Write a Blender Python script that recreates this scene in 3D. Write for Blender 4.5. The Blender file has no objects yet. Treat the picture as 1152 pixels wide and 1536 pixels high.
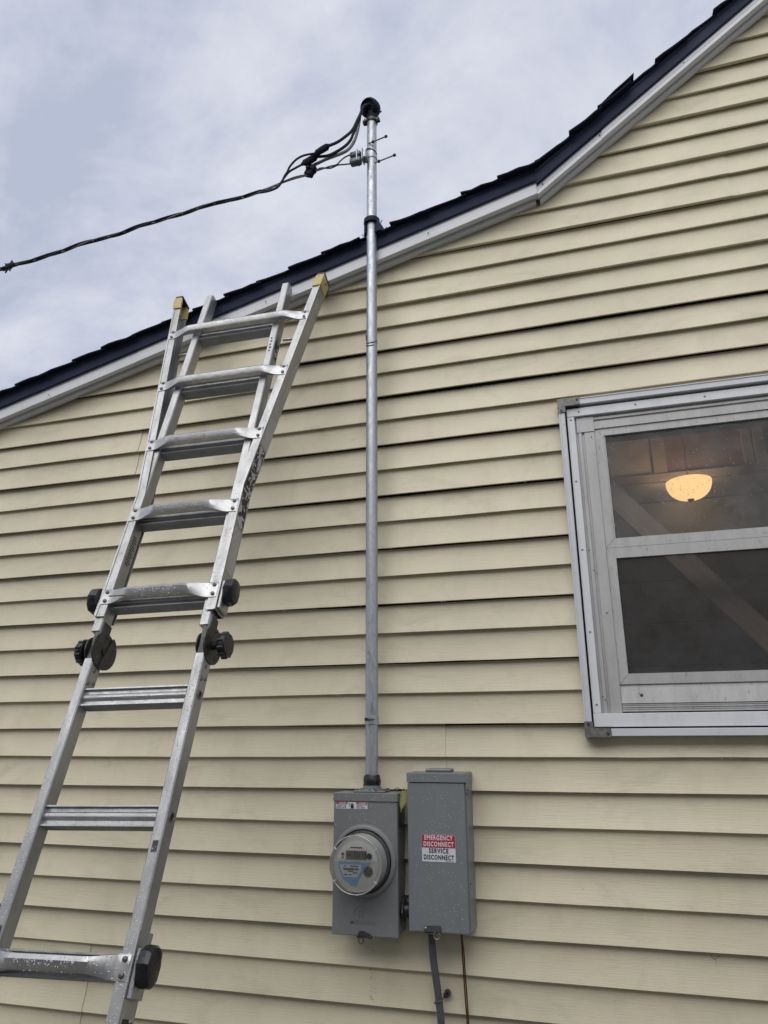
import bpy, bmesh, math, random
from mathutils import Vector, Matrix, noise

random.seed(7)
R = math.radians
scene = bpy.context.scene
col = scene.collection

# ------------------------------------------------------------------ camera
cam_data = bpy.data.cameras.new('camera')
cam = bpy.data.objects.new('camera', cam_data)
col.objects.link(cam)
cam_data.sensor_fit = 'HORIZONTAL'
cam_data.sensor_width = 36.0
cam_data.lens = 36.0 * 1076.6 / 1152.0
cam_data.clip_start = 0.05
cam_data.clip_end = 2000.0
CR, CU, CF = Vector((0.95928, 0.28242, -0.00356)), Vector((0.08923, -0.29109, 0.95252)), Vector((-0.26797, 0.91406, 0.30444))
m = Matrix((CR, CU, -CF)).transposed().to_4x4()
m.translation = Vector((0.0, -2.4035, 1.6))
cam.matrix_world = m
scene.camera = cam

# ------------------------------------------------------------------ light
SUN_EL, SUN_AZ = R(43), R(8)      # azimuth measured from straight behind the camera towards its left
scene.view_settings.view_transform = 'Standard'
scene.view_settings.look = 'None'
scene.view_settings.gamma = 1.0
scene.view_settings.exposure = 0.55
scene.view_settings.use_curve_mapping = False

sun_d = bpy.data.lights.new('sun', 'SUN')
sun_d.energy = 1.5
sun_d.angle = R(70)
sun_d.color = (1.0, 0.965, 0.91)
sun = bpy.data.objects.new('sun', sun_d)
col.objects.link(sun)
to_sun = Vector((-math.sin(SUN_AZ) * math.cos(SUN_EL), -math.cos(SUN_AZ) * math.cos(SUN_EL), math.sin(SUN_EL)))
sun.rotation_euler = to_sun.to_track_quat('Z', 'Y').to_euler()

world = bpy.data.worlds.new('World')
scene.world = world
world.use_nodes = True
wn, wl = world.node_tree.nodes, world.node_tree.links
wn.clear()
w_out = wn.new('ShaderNodeOutputWorld')
w_bg = wn.new('ShaderNodeBackground')
w_bg.inputs['Strength'].default_value = 0.07
sky = wn.new('ShaderNodeTexSky')
sky.sky_type = 'NISHITA'
sky.sun_disc = False
sky.sun_elevation = SUN_EL
sky.sun_rotation = math.atan2(to_sun.x, to_sun.y)
tc = wn.new('ShaderNodeTexCoord')
sep = wn.new('ShaderNodeSeparateXYZ')
wl.new(tc.outputs['Generated'], sep.inputs[0])


def wmath(op, a, b=None):
    n = wn.new('ShaderNodeMath')
    n.operation = op
    for i, v in enumerate((a, b)):
        if v is None:
            continue
        if isinstance(v, (int, float)):
            n.inputs[i].default_value = v
        else:
            wl.new(v, n.inputs[i])
    return n.outputs[0]


zz = wmath('ADD', wmath('MAXIMUM', sep.outputs['Z'], 0.0), 0.22)
cx, cy = wmath('DIVIDE', sep.outputs['X'], zz), wmath('DIVIDE', sep.outputs['Y'], zz)
comb = wn.new('ShaderNodeCombineXYZ')
wl.new(cx, comb.inputs[0])
wl.new(cy, comb.inputs[1])


def wnoise(scale, detail, rough, dist, off):
    mp = wn.new('ShaderNodeMapping')
    mp.inputs['Location'].default_value = off
    mp.inputs['Rotation'].default_value = (0, 0, R(35))
    mp.inputs['Scale'].default_value = (1.0, 1.35, 1.0)
    wl.new(comb.outputs[0], mp.inputs[0])
    n = wn.new('ShaderNodeTexNoise')
    n.inputs['Scale'].default_value = scale
    n.inputs['Detail'].default_value = detail
    n.inputs['Roughness'].default_value = rough
    n.inputs['Distortion'].default_value = dist
    wl.new(mp.outputs[0], n.inputs['Vector'])
    return n.outputs['Fac']


n1 = wnoise(1.5, 9, 0.58, 0.35, (5.6, 1.9, 0))
n2 = wnoise(4.6, 9, 0.62, 0.3, (7.7, 2.4, 0))
nm = wmath('ADD', wmath('MULTIPLY', n1, 0.68), wmath('MULTIPLY', n2, 0.32))
ramp = wn.new('ShaderNodeValToRGB')
e = ramp.color_ramp.elements
e[0].position, e[0].color = 0.385, (4.9, 5.35, 6.75, 1)
e[1].position, e[1].color = 0.64, (9.0, 9.1, 9.6, 1)
mid = ramp.color_ramp.elements.new(0.48)
mid.color = (6.5, 6.8, 7.85, 1)
wl.new(nm, ramp.inputs[0])
wmix = wn.new('ShaderNodeMix')
wmix.data_type = 'RGBA'
wmix.inputs['Factor'].default_value = 0.93       # the deck is closed; a little sky colour comes through
wl.new(sky.outputs[0], wmix.inputs['A'])
wl.new(ramp.outputs[0], wmix.inputs['B'])
wl.new(wmix.outputs['Result'], w_bg.inputs['Color'])
wl.new(w_bg.outputs[0], w_out.inputs[0])


# ------------------------------------------------------------------ materials
class Mat:
    def __init__(self, name, base, rough=0.5, metal=0.0, spec=0.5):
        self.m = bpy.data.materials.new(name)
        self.m.use_nodes = True
        self.n, self.l = self.m.node_tree.nodes, self.m.node_tree.links
        self.b = self.n['Principled BSDF']
        self.out = self.n['Material Output']
        self.b.inputs['Base Color'].default_value = (*base, 1)
        self.b.inputs['Roughness'].default_value = rough
        self.b.inputs['Metallic'].default_value = metal
        self.b.inputs['Specular IOR Level'].default_value = spec
        self.c = None
        self.base = base
        self.height = None

    def coord(self, scale=(1, 1, 1), world=False, loc=(0, 0, 0)):
        t = self.n.new('ShaderNodeTexCoord') if not world else self.n.new('ShaderNodeNewGeometry')
        mp = self.n.new('ShaderNodeMapping')
        mp.inputs['Scale'].default_value = scale
        mp.inputs['Location'].default_value = loc
        self.l.new(t.outputs['Position' if world else 'Object'], mp.inputs[0])
        return mp.outputs[0]

    def noise(self, scale=(1, 1, 1), detail=4, rough=0.55, dist=0.0, world=False, loc=(0, 0, 0)):
        n = self.n.new('ShaderNodeTexNoise')
        n.inputs['Scale'].default_value = 1.0
        n.inputs['Detail'].default_value = detail
        n.inputs['Roughness'].default_value = rough
        n.inputs['Distortion'].default_value = dist
        self.l.new(self.coord(scale, world, loc), n.inputs['Vector'])
        return n.outputs['Fac']

    def voro(self, scale, world=False, feature='F1'):
        n = self.n.new('ShaderNodeTexVoronoi')
        n.feature = feature
        n.inputs['Scale'].default_value = 1.0
        self.l.new(self.coord(scale, world), n.inputs['Vector'])
        return n.outputs['Distance']

    def rampf(self, fac, lo, hi, a=0.0, b=1.0):
        n = self.n.new('ShaderNodeMapRange')
        n.inputs['From Min'].default_value = lo
        n.inputs['From Max'].default_value = hi
        n.inputs['To Min'].default_value = a
        n.inputs['To Max'].default_value = b
        self.l.new(fac, n.inputs['Value'])
        return n.outputs[0]

    def mathn(self, op, a, b):
        n = self.n.new('ShaderNodeMath')
        n.operation = op
        for i, v in enumerate((a, b)):
            if isinstance(v, (int, float)):
                n.inputs[i].default_value = v
            else:
                self.l.new(v, n.inputs[i])
        return n.outputs[0]

    def tint(self, fac, colr, blend='MIX'):
        """mix colr over the current colour by fac"""
        n = self.n.new('ShaderNodeMix')
        n.data_type = 'RGBA'
        n.blend_type = blend
        self.l.new(fac, n.inputs['Factor'])
        if self.c is None:
            n.inputs['A'].default_value = (*self.base, 1)
        else:
            self.l.new(self.c, n.inputs['A'])
        n.inputs['B'].default_value = (*colr, 1)
        self.c = n.outputs['Result']
        self.l.new(self.c, self.b.inputs['Base Color'])
        return self

    def bump(self, fac, dist=0.001, strength=1.0):
        n = self.n.new('ShaderNodeBump')
        n.inputs['Strength'].default_value = strength
        n.inputs['Distance'].default_value = dist
        self.l.new(fac, n.inputs['Height'])
        if self.height is not None:
            self.l.new(self.height, n.inputs['Normal'])
        self.height = n.outputs[0]
        self.l.new(self.height, self.b.inputs['Normal'])
        return self

    def rough(self, fac):
        self.l.new(fac, self.b.inputs['Roughness'])
        return self


M = {}


def siding_mat(name, base):
    s = Mat(name, base, 0.42, 0, 0.45)
    s.tint(s.rampf(s.noise((1.6, 1, 1.1), 5, world=True), 0.35, 0.7), tuple(c * 0.82 for c in base))
    s.tint(s.rampf(s.noise((11, 1, 6), 6, 0.65, 0.5, world=True), 0.5, 0.73, 0, 0.26), tuple(c * .62 for c in (base[0], base[1] * 1.0, base[2] * 0.9)))
    s.tint(s.rampf(s.noise((3.2, 1, 8), 7, 0.72, 0.9, world=True, loc=(4, 0, 2)), 0.52, 0.75, 0, 0.3), (0.20, 0.185, 0.14))
    s.tint(s.rampf(s.noise((150, 1, 170), 2, 0.5, world=True), 0.74, 0.80, 0, 0.5), (0.12, 0.11, 0.085))
    g = s.noise((9, 1, 420), 3, 0.6, 0.4, world=True)
    s.tint(s.rampf(g, 0.35, 0.7, 0, 0.13), tuple(c * 0.6 for c in base))
    s.bump(g, 0.0011, 0.75)
    s.bump(s.noise((5, 1, 30), 2, world=True), 0.0015, 0.3)
    s.rough(s.rampf(s.noise((3, 3, 3), 4, world=True), 0.3, 0.7, 0.34, 0.55))
    return s.m


M['siding'] = siding_mat('vinyl_siding', (0.68, 0.625, 0.465))

s = Mat('sheathing', (0.06, 0.05, 0.04), 0.9)
s.tint(s.rampf(s.noise((4, 4, 4), 4), 0.3, 0.7), (0.035, 0.03, 0.026))
M['sheath'] = s.m

s = Mat('aluminium_trim', (0.60, 0.62, 0.655), 0.38, 0, 0.5)
s.tint(s.rampf(s.noise((2, 9, 9), 5), 0.4, 0.75, 0, 0.5), (0.49, 0.51, 0.54))
s.tint(s.rampf(s.noise((45, 45, 45), 4, 0.7), 0.64, 0.72, 0, 0.4), (0.2, 0.2, 0.2))
s.bump(s.noise((3, 30, 30), 2), 0.001, 0.3)
M['trim'] = s.m

s = Mat('drip_edge_paint', (0.011, 0.017, 0.044), 0.65, 0, 0.25)
s.tint(s.rampf(s.noise((4, 60, 60), 5, 0.7), 0.6, 0.78, 0, 0.5), (0.035, 0.042, 0.07))
s.bump(s.noise((3, 70, 70), 3), 0.002, 0.4)
M['drip'] = s.m

s = Mat('asphalt_shingle', (0.012, 0.016, 0.034), 0.95, 0, 0.12)
s.tint(s.rampf(s.noise((220, 220, 220), 2), 0.45, 0.7), (0.024, 0.028, 0.046))
s.tint(s.rampf(s.noise((5, 5, 5), 4), 0.4, 0.7, 0, 0.6), (0.010, 0.012, 0.02))
s.bump(s.noise((260, 260, 260), 2), 0.003, 0.8)
M['shingle'] = s.m

s = Mat('galvanised_steel', (0.49, 0.52, 0.56), 0.34, 0.9)
v = s.voro((150, 150, 60))
s.tint(s.rampf(v, 0.15, 0.65, 0, 0.45), (0.36, 0.385, 0.42))
s.tint(s.rampf(s.noise((60, 60, 22), 6, 0.72), 0.56, 0.72, 0, 0.8), (0.24, 0.25, 0.27))
s.tint(s.rampf(s.noise((12, 12, 3), 5, 0.7), 0.5, 0.75, 0, 0.4), (0.32, 0.33, 0.34))
s.rough(s.rampf(s.noise((70, 70, 30), 5, 0.6), 0.3, 0.7, 0.36, 0.64))
s.bump(s.noise((160, 160, 70), 3), 0.0012, 0.5)
M['galv'] = s.m

s = Mat('grey_steel', (0.16, 0.165, 0.17), 0.42, 0.75)
s.tint(s.rampf(s.noise((60, 60, 60), 4), 0.45, 0.7), (0.09, 0.09, 0.09))
M['steel'] = s.m

def grey_paint(name, base):
    s = Mat(name, base, 0.42, 0, 0.5)
    s.tint(s.rampf(s.noise((5, 5, 3), 5), 0.35, 0.7, 0, 0.5), tuple(c * 0.82 for c in base))
    s.tint(s.rampf(s.noise((28, 28, 5), 6, 0.7), 0.58, 0.75, 0, 0.35), tuple(c * 0.62 for c in base))
    s.bump(s.noise((300, 300, 300), 2), 0.0006, 0.35)
    s.rough(s.rampf(s.noise((18, 18, 18), 4), 0.3, 0.7, 0.34, 0.52))
    return s.m

M['box_a'] = grey_paint('meter_box_paint', (0.195, 0.203, 0.206))
M['box_b'] = grey_paint('disconnect_paint', (0.190, 0.208, 0.218))

s = Mat('black_plastic', (0.008, 0.009, 0.013), 0.34, 0, 0.5)
s.bump(s.noise((50, 50, 50), 4), 0.002, 0.5)
s.tint(s.rampf(s.noise((90, 90, 90), 4, 0.7), 0.6, 0.72), (0.03, 0.032, 0.04))
s.rough(s.rampf(s.noise((60, 60, 60), 4), 0.35, 0.65, 0.15, 0.5))
M['black'] = s.m

s = Mat('black_metal', (0.055, 0.055, 0.056), 0.42, 0.6)
s.tint(s.rampf(s.noise((40, 40, 40), 5, 0.65), 0.45, 0.7), (0.11, 0.108, 0.104))
s.bump(s.noise((120, 120, 120), 3), 0.001, 0.4)
M['blackmetal'] = s.m

s = Mat('cable_black', (0.028, 0.031, 0.038), 0.75, 0, 0.2)
M['cable'] = s.m
s = Mat('weatherhead_plastic', (0.010, 0.012, 0.020), 0.7, 0, 0.2)
s.bump(s.noise((50, 50, 50), 3), 0.001, 0.3)
M['whead'] = s.m
s = Mat('cable_grey', (0.20, 0.205, 0.215), 0.5)
s.tint(s.rampf(s.noise((40, 40, 40), 3), 0.5, 0.7), (0.12, 0.12, 0.125))
M['cablegrey'] = s.m
s = Mat('bare_strand', (0.12, 0.12, 0.125), 0.5, 0.7)
s.tint(s.rampf(s.noise((60, 60, 60), 3), 0.5, 0.7), (0.05, 0.05, 0.05))
M['strand'] = s.m

def alu(name, base, rmin=0.26, rmax=0.5, stretch=(30, 30, 3)):
    s = Mat(name, base, 0.4, 0.82)
    s.tint(s.rampf(s.noise(stretch, 6, 0.65), 0.4, 0.72, 0, 0.55), tuple(c * 0.66 for c in base))
    s.tint(s.rampf(s.noise((55, 55, 30), 6, 0.75), 0.68, 0.76, 0, 0.45), (0.16, 0.155, 0.15))
    s.tint(s.rampf(s.noise((220, 220, 9), 4, 0.7), 0.58, 0.68, 0, 0.3), tuple(c * 1.35 for c in base))
    s.tint(s.rampf(s.noise((9, 9, 6), 6, 0.75), 0.48, 0.70, 0, 0.6), tuple(c * .58 for c in (base[0], base[1] * .985, base[2] * .95)))
    s.rough(s.rampf(s.noise((40, 40, 12), 4), 0.3, 0.7, rmin, rmax))
    s.bump(s.noise((90, 90, 14), 4), 0.0008, 0.4)
    d = s.voro((130, 130, 130))                       # water beads sitting on the metal
    s.bump(s.rampf(d, 0.08, 0.24, 1.0, 0.0), 0.0012, 0.5)
    return s.m

M['alu'] = alu('ladder_aluminium', (0.43, 0.435, 0.44), 0.34, 0.56)
M['alu_rung'] = alu('ladder_rung_aluminium', (0.47, 0.475, 0.48), 0.28, 0.5, (3, 30, 30))

s = Mat('yellow_plastic', (0.50, 0.40, 0.16), 0.5)
s.tint(s.rampf(s.noise((60, 60, 60), 5, 0.7), 0.5, 0.68), (0.28, 0.22, 0.10))
s.tint(s.rampf(s.noise((14, 14, 14), 5, 0.7), 0.5, 0.72, 0, .5), (0.55, 0.49, 0.29))
M['yellow'] = s.m

s = Mat('worn_sticker', (0.42, 0.42, 0.42), 0.55)
s.tint(s.rampf(s.noise((38, 38, 20), 5, 0.65, 0.6), 0.46, 0.48), (0.012, 0.012, 0.013))
s.tint(s.rampf(s.noise((60, 60, 85), 3, 0.5, loc=(3, 1, 0)), 0.58, 0.60), (0.5, 0.5, 0.5))
M['sticker'] = s.m
s = Mat('worn_label', (0.43, 0.43, 0.43), 0.5, 0.3)
s.tint(s.rampf(s.noise((60, 60, 30), 5, 0.7), 0.5, 0.7), (0.28, 0.28, 0.285))
M['label_worn'] = s.m

s = Mat('weathered_aluminium', (0.46, 0.46, 0.455), 0.55, 0.25)
s.tint(s.rampf(s.noise((22, 22, 5), 6, 0.7), 0.42, 0.72, 0, 0.7), (0.33, 0.33, 0.325))
s.tint(s.rampf(s.noise((120, 120, 40), 5, 0.7), 0.60, 0.72, 0, 0.7), (0.075, 0.073, 0.07))
s.bump(s.noise((150, 150, 60), 4), 0.0008, 0.4)
M['storm'] = s.m
s = Mat('window_white_strip', (0.68, 0.70, 0.73), 0.35)
s.tint(s.rampf(s.noise((14, 14, 6), 5, 0.7), 0.5, 0.75, 0, 0.5), (0.47, 0.485, 0.50))
s.tint(s.rampf(s.noise((110, 110, 90), 5, 0.75), 0.65, 0.72, 0, 0.6), (0.12, 0.12, 0.12))
M['wstrip'] = s.m
s = Mat('corner_bracket', (0.15, 0.147, 0.14), 0.5, 0.4)
s.tint(s.rampf(s.noise((60, 60, 60), 5), 0.45, 0.7), (0.24, 0.235, 0.225))
M['bracket'] = s.m

# panes
def pane_mat(name, dirt_haze, dirt_haze_col, refl=1.0):
    mm = bpy.data.materials.new(name)
    mm.use_nodes = True
    n, l = mm.node_tree.nodes, mm.node_tree.links
    n.clear()
    o = n.new('ShaderNodeOutputMaterial')
    tr = n.new('ShaderNodeBsdfTransparent')
    gl = n.new('ShaderNodeBsdfGlossy')
    gl.inputs['Roughness'].default_value = 0.03
    fr = n.new('ShaderNodeFresnel')
    fr.inputs['IOR'].default_value = 1.5
    mx = n.new('ShaderNodeMixShader')
    mr = n.new('ShaderNodeMath')
    mr.operation = 'MULTIPLY'
    mr.inputs[1].default_value = refl
    l.new(fr.outputs[0], mr.inputs[0])
    l.new(mr.outputs[0], mx.inputs[0])
    l.new(tr.outputs[0], mx.inputs[1])
    l.new(gl.outputs[0], mx.inputs[2])
    df = n.new('ShaderNodeBsdfDiffuse')
    df.inputs['Color'].default_value = (*dirt_haze_col, 1)
    t = n.new('ShaderNodeTexCoord')
    no = n.new('ShaderNodeTexNoise')
    no.inputs['Scale'].default_value = 9
    no.inputs['Detail'].default_value = 7
    no.inputs['Roughness'].default_value = 0.7
    l.new(t.outputs['Object'], no.inputs['Vector'])
    r = n.new('ShaderNodeMapRange')
    r.inputs['From Min'].default_value, r.inputs['From Max'].default_value = 0.3, 0.75
    r.inputs['To Min'].default_value, r.inputs['To Max'].default_value = dirt_haze * 0.6, dirt_haze * 1.5
    l.new(no.outputs['Fac'], r.inputs['Value'])
    m2 = n.new('ShaderNodeMixShader')
    l.new(r.outputs[0], m2.inputs[0])
    l.new(mx.outputs[0], m2.inputs[1])
    l.new(df.outputs[0], m2.inputs[2])
    l.new(m2.outputs[0], o.inputs[0])
    return mm

M['glass'] = pane_mat('window_glass', 0.14, (0.5, 0.5, 0.51))  # pale haze in the pane colour stands in for daylight inside
M['screen'] = pane_mat('insect_screen', 0.40, (0.10, 0.098, 0.096), 0.35)
M['meterglass'] = pane_mat('meter_cover_glass', 0.07, (0.42, 0.41, 0.36), 0.8)

def plain(name, base, rough=0.5, metal=0.0, var=0.7, sc=30):
    s = Mat(name, base, rough, metal)
    s.tint(s.rampf(s.noise((sc, sc, sc), 4), 0.4, 0.7), tuple(c * var for c in base))
    return s.m

M['red'] = plain('sign_red', (0.42, 0.025, 0.045), 0.4, var=.85)
M['white'] = plain('sign_white', (0.66, 0.68, 0.74), 0.4, var=.92)
M['ink'] = plain('ink_black', (0.012, 0.012, 0.014), 0.5)
M['face'] = plain('meter_face_grey', (0.62, 0.63, 0.60), 0.5, var=.88)
M['face_light'] = plain('meter_face_white', (0.80, 0.81, 0.78), 0.5, var=.92)
M['rim'] = plain('glass_rim', (0.40, 0.40, 0.37), 0.2, 0.3, .8)
M['lcd'] = plain('meter_display', (0.17, 0.175, 0.14), 0.3, var=.85)
M['lcd_ink'] = plain('display_digits', (0.03, 0.031, 0.026), 0.4)
M['blue'] = plain('label_blue', (0.22, 0.42, 0.68), 0.5, var=.9)
M['tape'] = plain('black_tape', (0.014, 0.018, 0.02), 0.32, sc=60)
M['pvc'] = plain('grey_pvc', (0.085, 0.088, 0.098), 0.5, sc=40)
M['copper'] = plain('tarnished_copper', (0.15, 0.052, 0.03), 0.42, 0.6, .6, 50)
M['leaf'] = plain('dry_leaf', (0.23, 0.215, 0.085), 0.6, sc=90)
M['leafvein'] = plain('dry_leaf_vein', (0.32, 0.3, 0.15), 0.6)
M['rivet'] = plain('dull_rivet', (0.24, 0.235, 0.23), 0.45, .8, sc=200)
M['boltdark'] = plain('dark_bolt', (0.07, 0.065, 0.062), 0.5, .7, sc=200)
M['rungbolt'] = plain('rung_bolt', (0.15, 0.145, 0.14), 0.45, .7, sc=200)
M['drop'] = plain('rain_drop', (0.50, 0.52, 0.55), 0.08, var=.95)  # pale base colour stands in for light refracted by the water
M['drop_bright'] = plain('rain_drop_bright', (0.85, 0.87, 0.9), 0.05, var=.95)  # brighter copy, the glint of water put into its colour
M['insul'] = plain('clamp_grey', (0.17, 0.215, 0.225), 0.45, .3, sc=60)
M['debris'] = plain('dark_debris', (0.03, 0.027, 0.022), 0.8, sc=80)
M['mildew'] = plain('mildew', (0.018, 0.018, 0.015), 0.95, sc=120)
M['concrete'] = plain('concrete', (0.27, 0.26, 0.245), 0.85, sc=8)
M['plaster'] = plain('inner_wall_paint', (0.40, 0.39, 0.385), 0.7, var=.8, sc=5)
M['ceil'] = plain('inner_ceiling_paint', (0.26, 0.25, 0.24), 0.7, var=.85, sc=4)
M['brown'] = plain('brown_panel', (0.17, 0.115, 0.085), 0.5, var=.7, sc=9)
M['woodtrim'] = plain('painted_wood_trim', (0.27, 0.25, 0.23), 0.55, var=.75, sc=14)
s = Mat('reflection_board_wood', (0.62, 0.47, 0.36), 0.6)
s.tint(s.rampf(s.noise((3, 60, 60), 4), 0.4, 0.7), (0.5, 0.37, 0.28))
M['wood'] = s.m
M['brass'] = plain('brass_finial', (0.4, 0.27, 0.12), 0.35, .9)

lm = bpy.data.materials.new('lit_lamp_glass')
lm.use_nodes = True
ln, ll = lm.node_tree.nodes, lm.node_tree.links
lb = ln['Principled BSDF']
lb.inputs['Base Color'].default_value = (0.75, 0.55, 0.32, 1)
lb.inputs['Roughness'].default_value = 0.4
lno = ln.new('ShaderNodeTexNoise')
lno.inputs['Scale'].default_value = 9
lmr = ln.new('ShaderNodeMapRange')
lmr.inputs['To Min'].default_value, lmr.inputs['To Max'].default_value = 0.90, 1.04
ll.new(lno.outputs['Fac'], lmr.inputs['Value'])
ll.new(lmr.outputs[0], lb.inputs['Emission Strength'])
lb.inputs['Emission Color'].default_value = (1.0, 0.63, 0.25, 1)
M['lampglass'] = lm

s = Mat('yard_ground', (0.22, 0.21, 0.18), 0.95)
s.tint(s.rampf(s.noise((1.2, 1.2, 1.2), 6), 0.4, 0.65), (0.17, 0.16, 0.13))
s.tint(s.rampf(s.noise((40, 40, 40), 4), 0.5, 0.7), (0.12, 0.12, 0.09))
s.bump(s.noise((30, 30, 30), 5), 0.02, 0.6)
M['ground'] = s.m
M['nroof'] = plain('shading_house_roof', (0.05, 0.05, 0.055), 0.9, sc=12)
M['nwall'] = siding_mat('shading_house_siding', (0.30, 0.30, 0.30))


# ------------------------------------------------------------------ mesh helpers
class MB:
    def __init__(self):
        self.bm = bmesh.new()

    def face(self, pts):
        vs = [self.bm.verts.new(p) for p in pts]
        return self.bm.faces.new(vs)

    def box(self, x0, x1, y0, y1, z0, z1, bev=0.0, seg=1):
        v = [self.bm.verts.new(p) for p in ((x0, y0, z0), (x1, y0, z0), (x1, y1, z0), (x0, y1, z0), (x0, y0, z1), (x1, y0, z1), (x1, y1, z1), (x0, y1, z1))]
        fs = [self.bm.faces.new([v[i] for i in q]) for q in ((3, 2, 1, 0), (4, 5, 6, 7), (0, 1, 5, 4), (1, 2, 6, 5), (2, 3, 7, 6), (3, 0, 4, 7))]
        if bev:
            es = {ed for f in fs for ed in f.edges}
            bmesh.ops.bevel(self.bm, geom=list(es), offset=bev, segments=seg, profile=0.6, affect='EDGES')
        return self

    def loft(self, rings, close=True, cap=True):
        """rings: list of equal-length lists of points"""
        V = [[self.bm.verts.new(p) for p in r] for r in rings]
        k = len(rings[0])
        for a, b in zip(V, V[1:]):
            for i in range(k if close else k - 1):
                j = (i + 1) % k
                self.bm.faces.new((a[i], a[j], b[j], b[i]))
        if cap and close:
            self.bm.faces.new(list(reversed(V[0])))
            self.bm.faces.new(V[-1])
        return self

    def tube(self, pts, r, seg=10, cap=True, flat=1.0):
        pts = [Vector(p) for p in pts]
        n = len(pts)
        rr = r if isinstance(r, (list, tuple)) else [r] * n
        up = None
        rings = []
        for i, p in enumerate(pts):
            t = (pts[min(i + 1, n - 1)] - pts[max(i - 1, 0)]).normalized()
            if up is None:
                up = t.cross(Vector((0, 0, 1)))
                if up.length < 0.05:
                    up = t.cross(Vector((1, 0, 0)))
                up.normalize()
            up = (up - t * up.dot(t)).normalized()
            b = t.cross(up)
            rings.append([p + (up * math.cos(2 * math.pi * k / seg) + b * math.sin(2 * math.pi * k / seg) * flat) * rr[i] for k in range(seg)])
        return self.loft(rings, True, cap)

    def lathe(self, c, axis, prof, seg=32, cap=True):
        """prof: list of (radius, distance along axis)"""
        c, a = Vector(c), Vector(axis).normalized()
        u = a.cross(Vector((0, 0, 1)))
        if u.length < 0.05:
            u = a.cross(Vector((1, 0, 0)))
        u.normalize()
        w = a.cross(u)
        rings = [[c + a * h + (u * math.cos(2 * math.pi * k / seg) + w * math.sin(2 * math.pi * k / seg)) * max(r, 1e-4) for k in range(seg)] for r, h in prof]
        return self.loft(rings, True, cap)

    def extr(self, poly, axis, a, b):
        """extrude a 2D polygon along axis 0/1/2 from a to b"""
        def P(q, t):
            l = list(q)
            l.insert(axis, t)
            return l
        return self.loft([[P(q, a) for q in poly], [P(q, b) for q in poly]])

    def build(self, name, mat, parent=None, smooth=False, angle=35):
        bm = self.bm
        bmesh.ops.recalc_face_normals(bm, faces=bm.faces)
        me = bpy.data.meshes.new(name)
        bm.to_mesh(me)
        bm.free()
        me.materials.append(M[mat] if isinstance(mat, str) else mat)
        if smooth:
            me.polygons.foreach_set('use_smooth', [True] * len(me.polygons))
            me.set_sharp_from_angle(angle=R(angle))
        o = bpy.data.objects.new(name, me)
        col.objects.link(o)
        o.parent = parent
        return o


def tag(o, label=None, cat=None, group=None, kind=None):
    for k, v in (('label', label), ('category', cat), ('group', group), ('kind', kind)):
        if v:
            o[k] = v
    return o


def thing(name, loc, label, cat, group=None):
    o = bpy.data.objects.new(name, None)
    o.empty_display_size = 0.1
    col.objects.link(o)
    o.location = loc
    return tag(o, label, cat, group)


def local(o, loc):
    """move a part built in world coordinates under its thing placed at loc"""
    o.location = (-loc[0], -loc[1], -loc[2])
    return o


def smooth_path(pts, sub=5):
    pts = [Vector(p) for p in pts]
    out = []
    for i in range(len(pts) - 1):
        p0, p1, p2, p3 = pts[max(i - 1, 0)], pts[i], pts[i + 1], pts[min(i + 2, len(pts) - 1)]
        for s_ in range(sub):
            t = s_ / sub
            out.append(0.5 * ((2 * p1) + (p2 - p0) * t + (2 * p0 - 5 * p1 + 4 * p2 - p3) * t * t + (3 * p1 - p0 - 3 * p2 + p3) * t ** 3))
    out.append(pts[-1])
    return out


def text(body, size, mat, parent, loc, sx=1.0, bold=0.0, depth=0.0004, align='CENTER', name='lettering', fit=None, space=1.0):
    """letters standing on the plane Y = loc.y, facing -Y"""
    cu = bpy.data.curves.new('txt', 'FONT')
    cu.body = body
    cu.size = size
    cu.align_x = align
    cu.align_y = 'CENTER'
    cu.offset = bold
    cu.extrude = depth
    cu.resolution_u = 3
    cu.space_character = space
    t = bpy.data.objects.new('txt', cu)
    col.objects.link(t)
    dg = bpy.context.evaluated_depsgraph_get()
    me = bpy.data.meshes.new_from_object(t.evaluated_get(dg))
    bpy.data.objects.remove(t)
    if fit:
        xs_ = [v.co.x for v in me.vertices]
        sx = fit / (max(xs_) - min(xs_))
    mt = Matrix.Translation(loc) @ Matrix.Rotation(R(90), 4, 'X') @ Matrix.Diagonal((sx, 1, 1, 1))
    me.transform(mt)
    me.materials.clear()
    me.materials.append(M[mat])
    o = bpy.data.objects.new(name, me)
    col.objects.link(o)
    o.parent = parent
    return o


# ================================================================== SETTING
g = MB()
g.face([(-150, -150, 0), (150, -150, 0), (150, 150, 0), (-150, 150, 0)])
tag(g.build('ground', 'ground'), kind='structure')

# ------------------------------------------------------------------ house
house = thing('house', (0, 0, 0), 'cream vinyl sided house with dark shingled gable roof and grey rake trim', 'house')

COURSE, Z0 = 0.1016, 1.5505
SL, SR = 0.2588, 0.756            # the two roof pitches
KX, KZ = -0.062, 3.612            # where they meet
RIDGE = 2.1
EAVE = -3.7


def rake_z(x):
    if x <= KX:
        return KZ + (x - KX) * SL
    if x <= RIDGE:
        return KZ + (x - KX) * SR
    return max(rake_z(RIDGE) - (x - RIDGE) * SR, 0)


def rake_xl(z):
    return KX + (z - KZ) / (SL if z < KZ else SR)


XR_END = 3.9
WX0, WX1, WZ0, WZ1 = -0.045, 0.865, 1.622, 2.735     # hole in the siding behind the window

# backing behind the siding, with the window opening left open
def wall_poly(pts, name='wall_sheathing'):
    b = MB()
    b.extr([(p[0], p[1]) for p in pts], 1, 0.024, 0.12)
    return b.build(name, 'sheath', house)

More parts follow.
